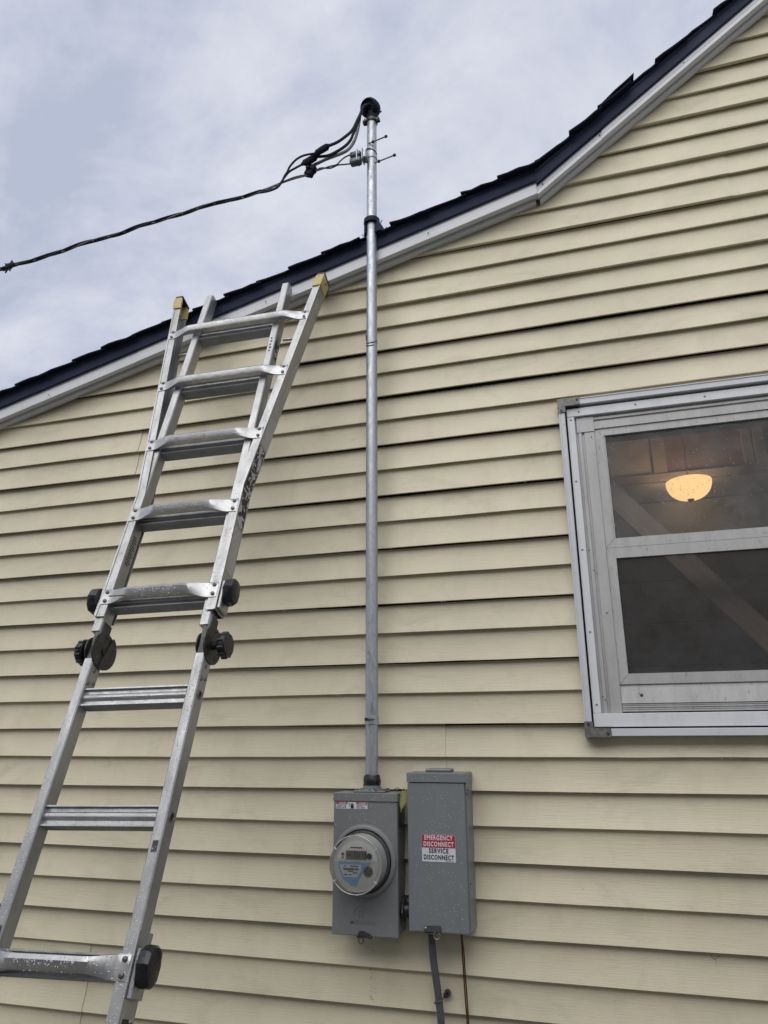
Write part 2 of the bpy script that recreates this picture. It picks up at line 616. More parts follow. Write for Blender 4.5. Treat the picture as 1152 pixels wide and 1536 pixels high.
iw = (0.02, 0.80, 1.70, 2.64)
wall_poly([(EAVE, 0.2), (iw[0], 0.2), (iw[0], rake_z(iw[0]) + .02), (KX, KZ + .02), (EAVE, rake_z(EAVE) + .02)])
wall_poly([(iw[0], 0.2), (iw[1], 0.2), (iw[1], iw[2]), (iw[0], iw[2])])
wall_poly([(iw[0], iw[3]), (iw[1], iw[3]), (iw[1], rake_z(iw[1]) + .02), (iw[0], rake_z(iw[0]) + .02)])
wall_poly([(iw[1], 0.2), (XR_END, 0.2), (XR_END, rake_z(XR_END) + .02), (RIDGE, rake_z(RIDGE) + .02), (iw[1], rake_z(iw[1]) + .02)])
b = MB()
b.box(EAVE, XR_END, 0.022, 0.16, -0.1, 0.262)
b.build('foundation', 'concrete', house)
b = MB()
b.box(EAVE, EAVE + .1, 0.12, 7.0, 0.0, rake_z(EAVE))
b.build('side_wall', 'siding', house)
b = MB()
b.box(XR_END - .1, XR_END, 0.12, 7.0, 0.0, rake_z(XR_END))
b.build('side_wall', 'siding', house)
b = MB()
b.extr([(EAVE, 0.0), (XR_END, 0.0), (XR_END, rake_z(XR_END)), (RIDGE, rake_z(RIDGE)), (KX, KZ), (EAVE, rake_z(EAVE))], 1, 6.9, 7.0)
b.build('back_wall', 'siding', house)

# siding courses, one object each, split at the panel seams and round the window
SEAMS = {0: [-0.502], 1: [-0.502], -12: [-1.789], -11: [-1.789], 8: [-1.770], 9: [-1.780], 7: [-1.770], 4: [-0.509], 5: [-0.509],
         -20: [0.62], -19: [0.62], 10: [0.9], 11: [0.9], -6: [-2.6], -5: [-2.6], 2: [1.6], 3: [1.6]}


def wob(x, k, s=0.0):
    return noise.noise(Vector((x * 1.3, k * 3.7, s)))


def course(k, x0b, x0t, x1b, x1t, zb=None, zt=None, lift=0.0):
    zn = Z0 - COURSE * k
    zb_ = zn if zb is None else zb
    zt_ = zn + COURSE if zt is None else zt
    top_y = 0.0205 if (k - 1) % 2 else 0.0155
    nos = max(2, int(abs(x1b - x0b) / 0.14) + 1)
    rings = []

    def yf(z):
        u = (z - zn) / COURSE
        # face leans back; slight hollow shaped so each course shades darker towards its top
        return top_y * u + 0.0034 * math.sin(math.pi * min(max(u, 0), 1))
    odd = k % 2 and k > -17
    ret = 0.0075 if odd else (0.0195 if k % 2 else 0.0145)
    for i in range(nos + 1):
        f = i / nos
        xb, xt = x0b + (x1b - x0b) * f, x0t + (x1t - x0t) * f
        w = 0.0022 * wob(xb, k) - lift
        dz = (0.0030 * wob(xb * .8, k, 5.0) + 0.0012 * wob(xb * 4, k, 9.0)) if zb is None else 0
        ring = []
        if zb is None:
            ring += [(xb, ret + w, zb_ + dz + (0.010 if odd else 0.004)), (xb, (0.007 if odd else 0.0012) + w, zb_ + dz + (.001 if odd else 0)), (xb, 0.0 + w, zb_ + dz + 0.0015)]
        else:
            ring += [(xb, yf(zb_) + w + .004, zb_), (xb, yf(zb_) + w, zb_), (xb, yf(zb_) + w, zb_ + 0.001)]
        for u in (0.18, 0.36, 0.54, 0.72, 0.88, 1.0):
            z = zb_ + (zt_ - zb_) * u
            ring.append((xb + (xt - xb) * u, yf(z) + w, z))
        if zt is None:
            ring.append((xt, top_y + w + 0.0004, zt_ + 0.0035))
        else:
            ring.append((xt, yf(zt_) + w + .004, zt_))
        rings.append(ring)
    bb = MB()
    bb.loft(rings, close=False, cap=False)
    # turned-in ends so that a lap seam shows an edge
    for ring in (rings[0], rings[-1]):
        back = [(p[0], p[1] + 0.0025, p[2]) for p in ring]
        bb.loft([ring, back], close=False, cap=False)
    return bb.build('siding_course', 'siding', house, smooth=True, angle=30)


kmin = int((Z0 - rake_z(RIDGE)) / COURSE) + 1
for k in range(12, kmin, -1):
    zb, zt = Z0 - COURSE * k, Z0 - COURSE * (k - 1)
    zc = zb + 0.02
    xlb = max(EAVE, rake_xl(zb - .018)) if zb > rake_z(EAVE) else EAVE
    xlt = max(EAVE, rake_xl(zt - .018)) if zt > rake_z(EAVE) else EAVE
    def xr_(z):
        return min(XR_END, RIDGE + (rake_z(RIDGE) - z) / SR) if z > rake_z(XR_END) else XR_END
    xrb, xrt = xr_(zb - .018), xr_(zt - .018)
    spans = []
    if zt <= WZ0 or zb >= WZ1:
        spans.append((xlb, xlt, xrb, xrt, None, None))
    else:
        spans.append((xlb, xlt, WX0, WX0, None, None))
        spans.append((WX1, WX1, xrb, xrt, None, None))
        if zb < WZ0:
            spans.append((WX0, WX0, WX1, WX1, None, WZ0))
        if zt > WZ1:
            spans.append((WX0, WX0, WX1, WX1, WZ1, None))
    for (a0, a1, b0, b1, zb_, zt_) in spans:
        cuts = [c for c in SEAMS.get(k, []) if a0 + .05 < c < b0 - .05 and zb_ is None and zt_ is None]
        if cuts:
            c = cuts[0]
            course(k, a0, a1, c, c, None, None, 0.0022)
            course(k, c - 0.03, c - 0.03, b0, b1, None, None, -0.0008)
        else:
            course(k, a0, a1, b0, b1, zb_, zt_)

# rain drops hanging on the noses of the siding
b = MB()


def bead(b, c, nrm, r):
    c, nrm = Vector(c), Vector(nrm).normalized()
    u = nrm.cross(Vector((0.31, 0.2, 1))).normalized()
    w = nrm.cross(u)
    ring = [c + (u * math.cos(t * 1.0472) + w * math.sin(t * 1.0472)) * r for t in range(6)]
    mid_ = [c + nrm * r * 0.55 + (u * math.cos(t * 1.0472) + w * math.sin(t * 1.0472)) * r * 0.7 for t in range(6)]
    b.loft([ring, mid_], True, True)


for k in range(9, -26, -1):
    for _ in range(9):
        x = random.uniform(-2.6, 1.0)
        z = Z0 - COURSE * k
        if z > rake_z(x) - .03 or (WX0 - .03 < x and WZ0 - .05 < z < WZ1 + .05):
            continue
        bead(b, (x, 0.002, z - 0.0005), (0, -.3, -1), random.uniform(0.0016, 0.0028))
tag(b.build('raindrops', 'drop', house, True), kind='stuff')

# mildew growing along the open laps
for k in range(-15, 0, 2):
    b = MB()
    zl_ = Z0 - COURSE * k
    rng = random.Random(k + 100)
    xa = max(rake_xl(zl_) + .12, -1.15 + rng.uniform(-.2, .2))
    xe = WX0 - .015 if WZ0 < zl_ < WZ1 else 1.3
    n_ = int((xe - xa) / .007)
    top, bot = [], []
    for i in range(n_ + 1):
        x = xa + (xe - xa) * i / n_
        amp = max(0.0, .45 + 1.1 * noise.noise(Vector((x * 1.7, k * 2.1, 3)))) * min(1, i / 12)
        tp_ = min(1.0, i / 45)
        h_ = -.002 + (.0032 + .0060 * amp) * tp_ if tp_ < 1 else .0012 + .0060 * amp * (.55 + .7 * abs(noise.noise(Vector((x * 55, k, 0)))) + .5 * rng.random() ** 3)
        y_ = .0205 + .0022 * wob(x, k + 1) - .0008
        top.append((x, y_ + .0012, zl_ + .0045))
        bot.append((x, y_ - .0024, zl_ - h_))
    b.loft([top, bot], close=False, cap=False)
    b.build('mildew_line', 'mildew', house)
b = MB()
rng = random.Random(77)
for _ in range(38):
    x, z = -.752 + rng.gauss(0, .006), rng.uniform(.84, 1.035)
    bead(b, (x, .004, z), (0, -1, 0), rng.uniform(.0006, .0014))
for _ in range(40):
    x, z = rng.uniform(-2.4, .9), rng.uniform(.7, 3.0)
    if not (WX0 - .06 < x and WZ0 - .05 < z < WZ1 + .05):
        bead(b, (x, .006, z), (0, -1, 0), rng.uniform(.0006, .0012))
tag(b.build('dirt_specks', 'debris', house), kind='stuff')
b = MB()
cw0 = Vector((.232, -.003, 1.030))
for dv in ((-.012, -.002, .010), (.004, -.004, -.008), (.016, -.002, .010), (-.004, -.006, .004)):
    b.tube([cw0 + Vector((dv[0] * .1, 0, 0)), cw0 + Vector(dv) * .6 + Vector((0, 0, .001)), cw0 + Vector(dv)], .0006, 4)
b.build('twig', 'debris', house)

# ------------------------------------------------------------------ rake trim (swept along the slope)
def sweep(prof, x0, x1, slope, name, mat, parent, z_at, plumb=True):
    """prof: closed polygon in (y, dz); z_at(x) gives the line it follows"""
    bb = MB()
    n = max(1, int(abs(x1 - x0) / 0.4))
    rings = [[(x0 + (x1 - x0) * i / n, y, z_at(x0 + (x1 - x0) * i / n) + dz + 0.0008 * wob(x0 + i * .4, 9, y)) for y, dz in prof] for i in range(n + 1)]
    bb.loft(rings)
    return bb.build(name, mat, parent)


J_PROF = [(0.006, 0.0), (-0.0190, 0.0), (-0.0205, 0.002), (-0.0205, 0.0130), (-0.0185, 0.0145), (-0.0165, 0.019), (0.006, 0.021)]
def fascia_prof(h, dy=0.0):
    t = 0.0025
    g_ = 0.0004 if dy < .0015 else 0.0015
    return [(-0.010, 0.0175), (-0.050 - dy, 0.0100), (-0.052 - dy, 0.0110), (-0.052 - dy, h * 0.62), (-0.052 - g_ - dy, h * 0.63), (-0.052 - g_ - dy, h), (-0.030, h + .004), (-0.030, 0.03), (-0.010, 0.024)]

zl = lambda x: KZ + (x - KX) * SL
zr = lambda x: KZ + (x - KX) * SR
zr2 = lambda x: KZ + (x - KX) * SR - 0.006
trim = thing('rake_trim', (0, 0, 0), None, None)
trim.parent = house
for x0, x1 in ((EAVE - .05, -1.83), (-1.8285, KX - .012)):
    sweep(J_PROF, x0, x1, SL, 'channel_trim', 'trim', trim, zl)
for x0, x1, dy in ((EAVE - .05, -1.805, .0), (-1.8035, KX - .003, .0012)):
    sweep(fascia_prof(0.064, dy), x0, x1, SL, 'fascia', 'trim', trim, zl)
sweep(J_PROF, KX + .004, RIDGE, SR, 'channel_trim', 'trim', trim, zr2)
RX = 0.206
for x0, x1, dy in ((KX - .002, RX, .002), (RX - .012, RIDGE, .005)):
    sweep(fascia_prof(0.050, dy), x0, x1, SR, 'fascia', 'trim', trim, zr2)
# far side of the gable, out of the picture
zr3 = lambda x: rake_z(x)
sweep(J_PROF, RIDGE, XR_END + .1, -SR, 'channel_trim', 'trim', trim, zr3)
sweep(fascia_prof(0.050, 0), RIDGE, XR_END + .1, -SR, 'fascia', 'trim', trim, zr3)
# trim nails
for x, d in ((-2.24, .02), (-1.2, .03), (-0.5, .03), (KX + .02, .03), (RX - .02, .03), (0.52, .03), (0.9, .03)):
    zf = (zl if x < KX else zr2)(x)
    b = MB()
    b.lathe((x, -0.0575, zf + d + .005), (0, -1, 0), [(0.003, 0), (0.003, .001), (0.0015, .002)], 8)
    b.build('trim_nail', 'boltdark', trim)

# ------------------------------------------------------------------ roof
roof = thing('roof', (0, 0, 0), None, None)
roof.parent = house
DL0, DL1 = 0.062, 0.122
drip = [(-0.044, DL0 + .004), (-0.0565, DL0 + .002), (-0.0625, DL0 - .001), (-0.0645, DL0 + .003), (-0.0600, DL0 + .012), (-0.0600, DL1 - .014), (-0.064, DL1 - .008), (-0.066, DL1), (-0.044, DL1)]
DR0, DR1 = 0.050, 0.116
drip_r = [(-0.044, DR0 + .004), (-0.0605, DR0 + .002), (-0.0665, DR0 - .001), (-0.0685, DR0 + .003), (-0.0630, DR0 + .012), (-0.0630, DR1 - .014), (-0.067, DR1 - .008), (-0.069, DR1), (-0.044, DR1)]
sweep(drip, EAVE - .06, KX + .004, SL, 'drip_edge', 'drip', roof, zl)
sweep(drip_r, KX - .004, RIDGE, SR, 'drip_edge', 'drip', roof, zr2)
# deck
b = MB()
b.extr([(EAVE - .1, zl(EAVE - .1) + .10), (KX, KZ + .10), (RIDGE, rake_z(RIDGE) + .10), (XR_END + .2, rake_z(XR_END + .2) + .10),
        (XR_END + .2, rake_z(XR_END + .2) + .128), (RIDGE, rake_z(RIDGE) + .130), (KX, KZ + .127), (EAVE - .1, zl(EAVE - .1) + .126)], 1, -0.040, 7.1)
b.build('deck', 'shingle', roof)


def shingle(x, slope, zf, over, length, lift, thick):
    """one strip at the rake: butt at x, running up-slope; the rake edge is slightly torn"""
    if x < -.700 and x + length > -.765:
        over = .079            # cut back round the mast
    ca = 1 / math.sqrt(1 + slope * slope)
    dx = length * ca
    bb = MB()
    nseg = 4
    top, bot = [], []
    rng = random.Random(int(x * 1000))
    ys = [-over + rng.uniform(-.004, .004) for _ in range(nseg + 1)]
    ys[0] -= rng.uniform(-.002, .005)
    rings = []
    for i in range(nseg + 1):
        f = i / nseg
        xx = x + dx * f
        zz_ = zf(xx) + lift * (1 - f)
        droop = 0.004 + rng.uniform(0, .003)
        rings.append([(xx, ys[i], zz_ - droop), (xx, ys[i], zz_ + thick - droop), (xx, -.03, zz_ + thick), (xx, 0.45, zz_ + thick), (xx, 0.45, zz_), (xx, -.045, zz_)])
    bb.loft(rings)
    return bb.build('shingle', 'shingle', roof)


x = -2.409 - 0.1465 * 9
i = 0
while x < KX + .05:
    i += 1
    rr_ = random.Random(i * 13 + 5)
    shingle(x, SL, lambda q: max(zl(q), zr2(q) if q > KX else -9) + 0.1235, 0.086 + rr_.uniform(-.006, .008), 0.172, 0.0085 + rr_.uniform(-.003, .004), 0.0065)
    x += 0.1465
x = KX + 0.02
while x < RIDGE:
    i += 1
    rr_ = random.Random(i * 17 + 3)
    shingle(x, SR, lambda q: zr2(q) + 0.118, 0.088 + rr_.choice((-.006, 0, .004, .012)) + rr_.uniform(-.004, .004), 0.165, 0.0095 + rr_.uniform(-.003, .004), 0.0075)
    x += 0.1145
# lifted, torn shingle
bb = MB()
xx = 0.205
bb.loft([[(xx + dx, -.094 + dy, zr2(xx + dx) + .134 + dz), (xx + dx, -.094 + dy, zr2(xx + dx) + .141 + dz), (xx + dx, .2, zr2(xx + dx) + .141 + dz), (xx + dx, .2, zr2(xx + dx) + .134 + dz)]
         for dx, dy, dz in ((0, .004, .000), (.05, -.003, .002), (.10, -.001, .005), (.128, .0, .009))])
bb.build('shingle', 'shingle', roof)

# ------------------------------------------------------------------ window (part of the house)
win = thing('window', (0, 0, 0), None, None)
win.parent = house
WR = 0.86            # right end, outside the picture
def strip(name, mat, x0, x1, y0, y1, z0, z1, bev=0.0012):
    b_ = MB()
    b_.box(x0, x1, y0, y1, z0, z1, bev)
    return b_.build(name, mat, win)

# outer channel
OX = -0.057
strip('frame_strip', 'trim', OX, OX + .0215, -.032, .014, 1.655, 2.693)
strip('frame_strip', 'trim', OX + .074, WR, -.032, .014, 2.7185, 2.743)
strip('frame_strip', 'trim', OX + .075, WR, -.032, .014, 1.6125, 1.6345)
strip('frame_strip', 'trim', WR - .023, WR - .001, -.0315, .014, 1.6350, 2.718)
# thin outer lips on those channels
strip('frame_lip', 'trim', OX + .0008, OX + .005, -.0345, -.0325, 1.656, 2.692, .0005)
strip('frame_lip', 'trim', OX + .075, WR - .001, -.0345, -.0325, 2.7385, 2.7425, .0005)
# corner brackets
def bracket(poly, scr):
    b_ = MB()
    b_.extr(poly, 1, -.0365, .012)
    o = b_.build('corner_bracket', 'bracket', win)
    for (x_, z_) in scr:
        b_ = MB()
        b_.lathe((x_, -.0365, z_), (0, -1, 0), [(.0042, 0), (.0042, .001), (.0028, .0025)], 10)
        b_.build('screw', 'boltdark', o)

bracket([(OX - .002, 2.7455), (OX + .073, 2.7455), (OX + .073, 2.7165), (OX + .0245, 2.7165), (OX + .0245, 2.6935), (OX - .002, 2.6935)], [(OX + .011, 2.700), (OX + .066, 2.735)])
bracket([(OX - .002, 1.6545), (OX + .0245, 1.6545), (OX + .0245, 1.641), (OX + .031, 1.6365), (OX + .074, 1.6365), (OX + .074, 1.6095), (OX - .002, 1.6095)], [(OX + .011, 1.648), (OX + .066, 1.620)])
# dark reveal between the channel and the inner strip
strip('reveal', 'sheath', OX + .010, WR - .01, .010, .018, 1.630, 1.69, 0)
strip('reveal', 'sheath', OX + .010, 0.0, .010, .018, 1.691, 2.66, 0)
strip('reveal', 'sheath', OX + .010, WR - .01, .010, .018, 2.661, 2.73, 0)
# white strips
strip('inner_strip', 'wstrip', -0.0295, -0.005, -.018, .0095, 1.6805, 2.679)
strip('inner_strip', 'wstrip', -0.0295, WR - .03, -.0195, .0095, 2.6795, 2.7105)
strip('inner_strip', 'wstrip', -0.0300, WR - .03, -.0215, .0095, 1.6395, 1.6795)
for x_, z_ in ((-.017, 1.706), (-.017, 1.93), (-.018, 2.2), (-.0175, 2.668), (-.018, 2.44)):
    b = MB()
    b.lathe((x_, -.018, z_), (0, -1, 0), [(.0035, 0), (.003, .0015), (.0012, .0024)], 10)
    b.build('screw', 'rivet', win)
for x_, z_ in ((.012, 2.695), (.2, 2.697), (.42, 2.695)):
    b = MB()
    b.lathe((x_, -.0195, z_), (0, -1, 0), [(.0035, 0), (.003, .0015), (.0012, .0024)], 10)
    b.build('screw', 'rivet', win)

# storm frame: ribbed jambs and head
def ribbed(vertical, a, bnd, z0, z1, name):
    """jamb profile across its width, extruded"""
    ys = [(-.004, 0), (-.004, .12), (-.008, .14), (-.008, .30), (-.002, .32), (-.002, .44), (-.007, .46), (-.007, 1.0)]
    poly = [(a + (bnd - a) * f, y) for y, f in ys] + [(bnd, .016), (a, .016)]
    b_ = MB()
    if vertical:
        b_.loft([[(p, q, z) for p, q in poly] for z in (z0, z1)])
    else:
        b_.loft([[(x_, q, p) for p, q in poly] for x_ in (z0, z1)])
    return b_.build(name, 'storm', win)

ribbed(True, -.0045, .0567, 1.681, 2.678, 'storm_jamb')
ribbed(True, WR - .035, WR - .09, 1.681, 2.678, 'storm_jamb')
ribbed(False, 2.6785, 2.6295, .0567, WR - .0915, 'storm_head')
strip('head_corner', 'storm', .0, .0585, -.0098, -.0083, 2.6205, 2.6765, .0006)
# upper sash
SX0, SX1 = .0572, WR - .092
def sash_member(name, pts, y0=-.003, y1=.012, mat='storm'):
    b_ = MB()
    n_ = len(pts)
    b_.loft([[(p[0], y0 + .001, p[1]) for p in pts], [(p[0], y1, p[1]) for p in pts]])
    return b_.build(name, mat, win)

def sash(x0, x1, z0, z1, wl_, wt, wb, y0):
    sash_member('sash_stile', [(x0, z0 + .0004), (x0 + wl_ - .0005, z0 + wb), (x0 + wl_ - .0005, z1 - wt), (x0, z1 - .0004)], y0)
    sash_member('sash_stile', [(x1, z0 + .0004), (x1, z1 - .0004), (x1 - wl_, z1 - wt), (x1 - wl_, z0 + wb)], y0)
    sash_member('sash_rail', [(x0 + .0008, z1), (x0 + wl_, z1 - wt), (x1 - wl_, z1 - wt), (x1 - .0008, z1)], y0 + .0008)
    sash_member('sash_rail', [(x0 + .0008, z0), (x1 - .0008, z0), (x1 - wl_, z0 + wb), (x0 + wl_, z0 + wb)], y0 + .0008)

sash(SX0, SX1, 2.2035, 2.629, .0292, .0262, .031, -.004)
sash(SX0, SX1, 1.7660, 2.2028, .0292, .035, .032, -.0035)
strip('glazing_bead', 'storm', SX0 + .0285, SX0 + .034, .001, .009, 2.235, 2.602, 0)
strip('glass_pane', 'glass', SX0 + .02, SX1 - .02, .0065, .0072, 2.225, 2.61, 0)
strip('insect_screen', 'screen', SX0 + .02, SX1 - .02, .0045, .0052, 1.79, 2.175, 0)
# sloped sill, tracks
b = MB()
b.extr([(-.006, 1.7085), (.018, 1.7085), (.018, 1.7655), (.004, 1.7655)], 0, SX0 + .0005, SX1)
b.build('sill', 'storm', win)
for z_, y_ in ((1.7045, -.0035), (1.6985, -.006), (1.6925, -.0045), (1.6865, -.008)):
    strip('track', 'storm', SX0 + .0005, SX1, y_, .016, z_ - .0024, z_ + .0024, .0006)
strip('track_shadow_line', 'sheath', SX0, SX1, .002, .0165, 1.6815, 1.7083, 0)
for x_, z_ in ((.118, 1.732), (.49, 1.732)):
    b = MB()
    b.lathe((x_, .0005, z_), (0, -1, .15), [(.005, 0), (.005, .003), (.003, .004)], 12)
    b.build('screw', 'boltdark', win)
for x_, z_ in ((.0035, 1.73), (.010, 1.72), (.0035, 2.2), (.012, 2.13), (.046, 2.6), (.01, 2.672), (.008, 2.627), (.04, 1.99)):
    b = MB()
    b.lathe((x_, -.0086, z_), (0, -1, 0), [(.0022, 0), (.0012, .0012)], 8)
    b.build('screw', 'boltdark', win)
# drops and dust on the pane
b = MB()
for _ in range(330):
    if random.random() < .55:
        x_, z_ = random.gauss(.34, .09), random.gauss(2.40, .055)
    else:
        x_, z_ = random.uniform(SX0 + .035, .62), random.uniform(2.25, 2.6)
    if random.random() < .12:
        x_ = SX0 + .034 + abs(random.gauss(0, .012))
    if not (SX0 + .033 < x_ < SX1 - .03 and 2.24 < z_ < 2.6):
        continue
    bead(b, (x_, .0064, z_), (0, -1, 0), random.choice((.0007, .0009, .0012, .0018)))
tag(b.build('pane_droplets', 'drop', win, True), kind='stuff')

# room behind the window
room = thing('room', (0, 0, 0), None, None)
room.parent = house
BY = 1.32
def rbox(name, mat, *a, bev=0.0):
    b_ = MB()
    b_.box(*a, bev)
    return b_.build(name, mat, room)
rbox('room_wall', 'plaster', -1.2, -1.15, .121, 1.6, .3, 3.45)
rbox('room_wall', 'plaster', 2.0, 2.05, .121, 1.6, .3, 3.45)
rbox('room_floor', 'brown', -1.2, 2.05, .121, 1.6, .28, .3)
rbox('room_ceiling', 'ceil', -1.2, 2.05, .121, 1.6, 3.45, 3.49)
rbox('room_wall', 'sheath', -1.2, 2.05, BY + .02, BY + .07, .3, 3.45)
# back wall boards
z_ = .3
bw = .205
n_ = 0
while z_ < 2.86:
    rbox('wall_board', 'plaster', -1.15, 2.0, BY + .003 * (n_ % 2), BY + .019, z_, min(z_ + bw - .005, 2.86), bev=.002)
    z_ += bw
    n_ += 1
rbox('picture_rail', 'woodtrim', -1.15, 2.0, BY - .022, BY + .019, 2.862, 2.905, bev=.004)
rbox('door_panel', 'brown', .43, .79, BY + .004, BY + .019, 2.908, 3.44)
rbox('door_panel', 'brown', .90, 1.6, BY + .004, BY + .019, 2.908, 3.44)
rbox('upright_trim', 'woodtrim', .36, .428, BY - .012, BY + .018, 2.907, 3.445, bev=.003)
rbox('upright_trim', 'woodtrim', .792, .836, BY - .012, BY + .018, 2.907, 3.445, bev=.003)
rbox('upright_trim', 'woodtrim', .846, .896, BY - .012, BY + .018, 2.907, 3.445, bev=.003)
rbox('wall_board', 'plaster', -1.15, .358, BY + .002, BY + .019, 2.908, 3.12, bev=.002)
rbox('wall_board', 'plaster', -1.15, .358, BY, BY + .019, 3.126, 3.44, bev=.002)
rbox('inner_head', 'woodtrim', -.05, .9, .125, .20, 2.655, 2.70, bev=.003)
rbox('inner_jamb', 'woodtrim', .005, .038, .121, .17, 1.70, 2.652, bev=.003)

# ================================================================== THINGS IN THE ROOM
lamp = thing('ceiling_lamp', (.4945, 1.14, 2.745), 'lit amber glass bowl lamp hanging inside behind the upper window pane', 'lamp')
b = MB()
prof = []
for i in range(11):
    t = i / 10 * math.pi / 2
    prof.append((.104 * math.cos(t) ** .8 if i < 10 else .012, -.088 * math.sin(t)))
b.lathe((0, 0, .042), (0, 0, 1), [(.096, .004), (.104, .003)] + prof, 40, cap=False)
b.build('glass_bowl', 'lampglass', lamp, True, 60)
b = MB()
b.lathe((0, 0, -.045), (0, 0, 1), [(.003, -.014), (.010, -.012), (.014, -.004), (.018, .001), (.010, .006)], 20)
b.build('finial', 'brass', lamp, True)
b = MB()
b.lathe((0, 0, .03), (0, 0, 1), [(.0028, -.05), (.0028, .64)], 12)
b.build('stem', 'brass', lamp, True)
b = MB()
b.lathe((0, 0, .662), (0, 0, 1), [(.055, .035), (.055, .03), (.03, .0), (.006, -.01)], 24)
b.build('canopy', 'brass', lamp, True)
ld = bpy.data.lights.new('lamp_bulb', 'POINT')
ld.energy = 1.0
ld.color = (1.0, 0.70, 0.40)
ld.shadow_soft_size = 0.02
lo = bpy.data.objects.new('lamp_bulb', ld)
col.objects.link(lo)
lo.parent = lamp
lo.location = (0, 0, .005)

board = thing('reflection_board', (.2414, .22, 2.285), 'pale board behind the window standing in for a diagonal reflection', 'board')  # board added for a diagonal band taken as a reflection in the pane
b = MB()
b.box(-.75, .85, -.012, .012, -.039, .039, .003)
o = b.build('plank', 'wood', board)
board.rotation_euler = (0, R(51), 0)

# ================================================================== SERVICE MAST
MX = -0.7315
ML = (MX, -.058, 1.455)
mast = thing('service_mast', ML, 'tall galvanised steel conduit mast with black weatherhead rising past the roof edge', 'conduit')
def mb_build(b_, name, mat, parent=mast, smooth=True, angle=40, at=ML):
    o_ = b_.build(name, mat, parent, smooth, angle)
    if parent is not None and parent.type == 'EMPTY':
        local(o_, at)
    return o_

def my(z):           # the pipe leans a few millimetres out towards the top
    return -.058 - .016 * (z - 1.46) / 2.7
PR = .0211
b = MB()
b.tube([(MX, my(z), z) for z in (1.66, 2.2, 2.75, 3.065)], PR, 28)
mb_build(b, 'pipe', 'galv')
b = MB()
b.tube([(MX, my(z), z) for z in (3.066, 3.4, 3.8, 4.165)], PR * .985, 28)
mb_build(b, 'pipe', 'galv')
b = MB()
b.tube([(MX, my(z), z) for z in (1.475, 1.56, 1.6595)], PR * .97, 28)
mb_build(b, 'pipe', 'steel' if False else 'galv')
# coupling band near the bottom
b = MB()
b.lathe((MX, my(1.665), 1.652), (0, 0, 1), [(.0225, 0), (.0235, .001), (.0235, .012), (.0222, .0135), (.0222, .017), (.0236, .018), (.0236, .026), (.0225, .027)], 28)
mb_build(b, 'band_clamp', 'galv')
b = MB()
b.box(MX - .016, MX - .008, my(1.67) - .030, my(1.67) - .020, 1.664, 1.673, .001)
b.tube([(MX - .013, my(1.67) - .0245, 1.668), (MX + .016, my(1.67) - .0235, 1.668)], .0016, 8)
mb_build(b, 'clamp_screw', 'boltdark')
# tie wire higher up
b = MB()
for dz, ph, ln_ in ((0, 0.2, 5.2), (.012, 2.2, 4.4)):
    b.tube([(MX + .0222 * math.cos(ph + t / 24 * ln_), my(3.07) + .0222 * math.sin(ph + t / 24 * ln_), 3.062 + dz + .016 * math.sin(t / 24 * ln_ + ph)) for t in range(25)], .0016, 6)
b.tube([(MX - .017, my(3.07) - .015, 3.075), (MX - .018, my(3.07) - .018, 3.098)], .002, 6)
mb_build(b, 'tie_wire', 'blackmetal')
# wrapped sealing tape and hub at the meter box
b = MB()
b.lathe((MX, -.058, 1.462), (0, 0, 1), [(.026, .0), (.0272, .006), (.0262, .012), (.0285, .018), (.0270, .024), (.0258, .030), (.0225, .036)], 24)
o = mb_build(b, 'tape_wrap', 'tape')
for v_ in o.data.vertices:
    v_.co += Vector((1, 1, 0)) * .0025 * noise.noise(v_.co * 60) + Vector((0, 0, .004)) * noise.noise(v_.co * 40)
# roof flashing: a black sleeve standing behind the pipe with a rim round its front
FZ = zl(MX) + .142
b = MB()
rings = []
for a_ in range(-40, 221, 13):
    c_, s__ = math.cos(R(a_)), math.sin(R(a_))
    fl = max(0.0, c_) ** 2
    zb_ = FZ - .012 + .03 * 0
    rings.append([(MX + .0245 * c_, my(FZ) + .0245 * s__, zb_), (MX + .0245 * c_, my(FZ) + .0245 * s__, 3.640), (MX + .0315 * c_, my(FZ) + .0300 * s__, 3.638 - .010 * fl), (MX + (.0320 + .030 * fl) * c_, my(FZ) + .034 * s__, zb_)])
b.loft(rings)
mb_build(b, 'flashing_sleeve', 'drip', smooth=True)
b = MB()
b.lathe((MX, my(FZ), 3.617), (0, 0, 1), [(.0245, 0), (.0325, .0005), (.0335, .004), (.0325, .022), (.0285, .025), (.0245, .0245)], 32)
mb_build(b, 'flashing_rim', 'drip')
b = MB()
for dx_, dy_ in ((-.036, -.040), (.05, -.03), (.045, -.075)):
    b.tube([(MX + dx_, dy_ - .02, FZ + dx_ * SL + .004), (MX + dx_ + math.copysign(.008, dx_), dy_ - .024, FZ + dx_ * SL + .014)], .0018, 6)
mb_build(b, 'flashing_screws', 'boltdark')

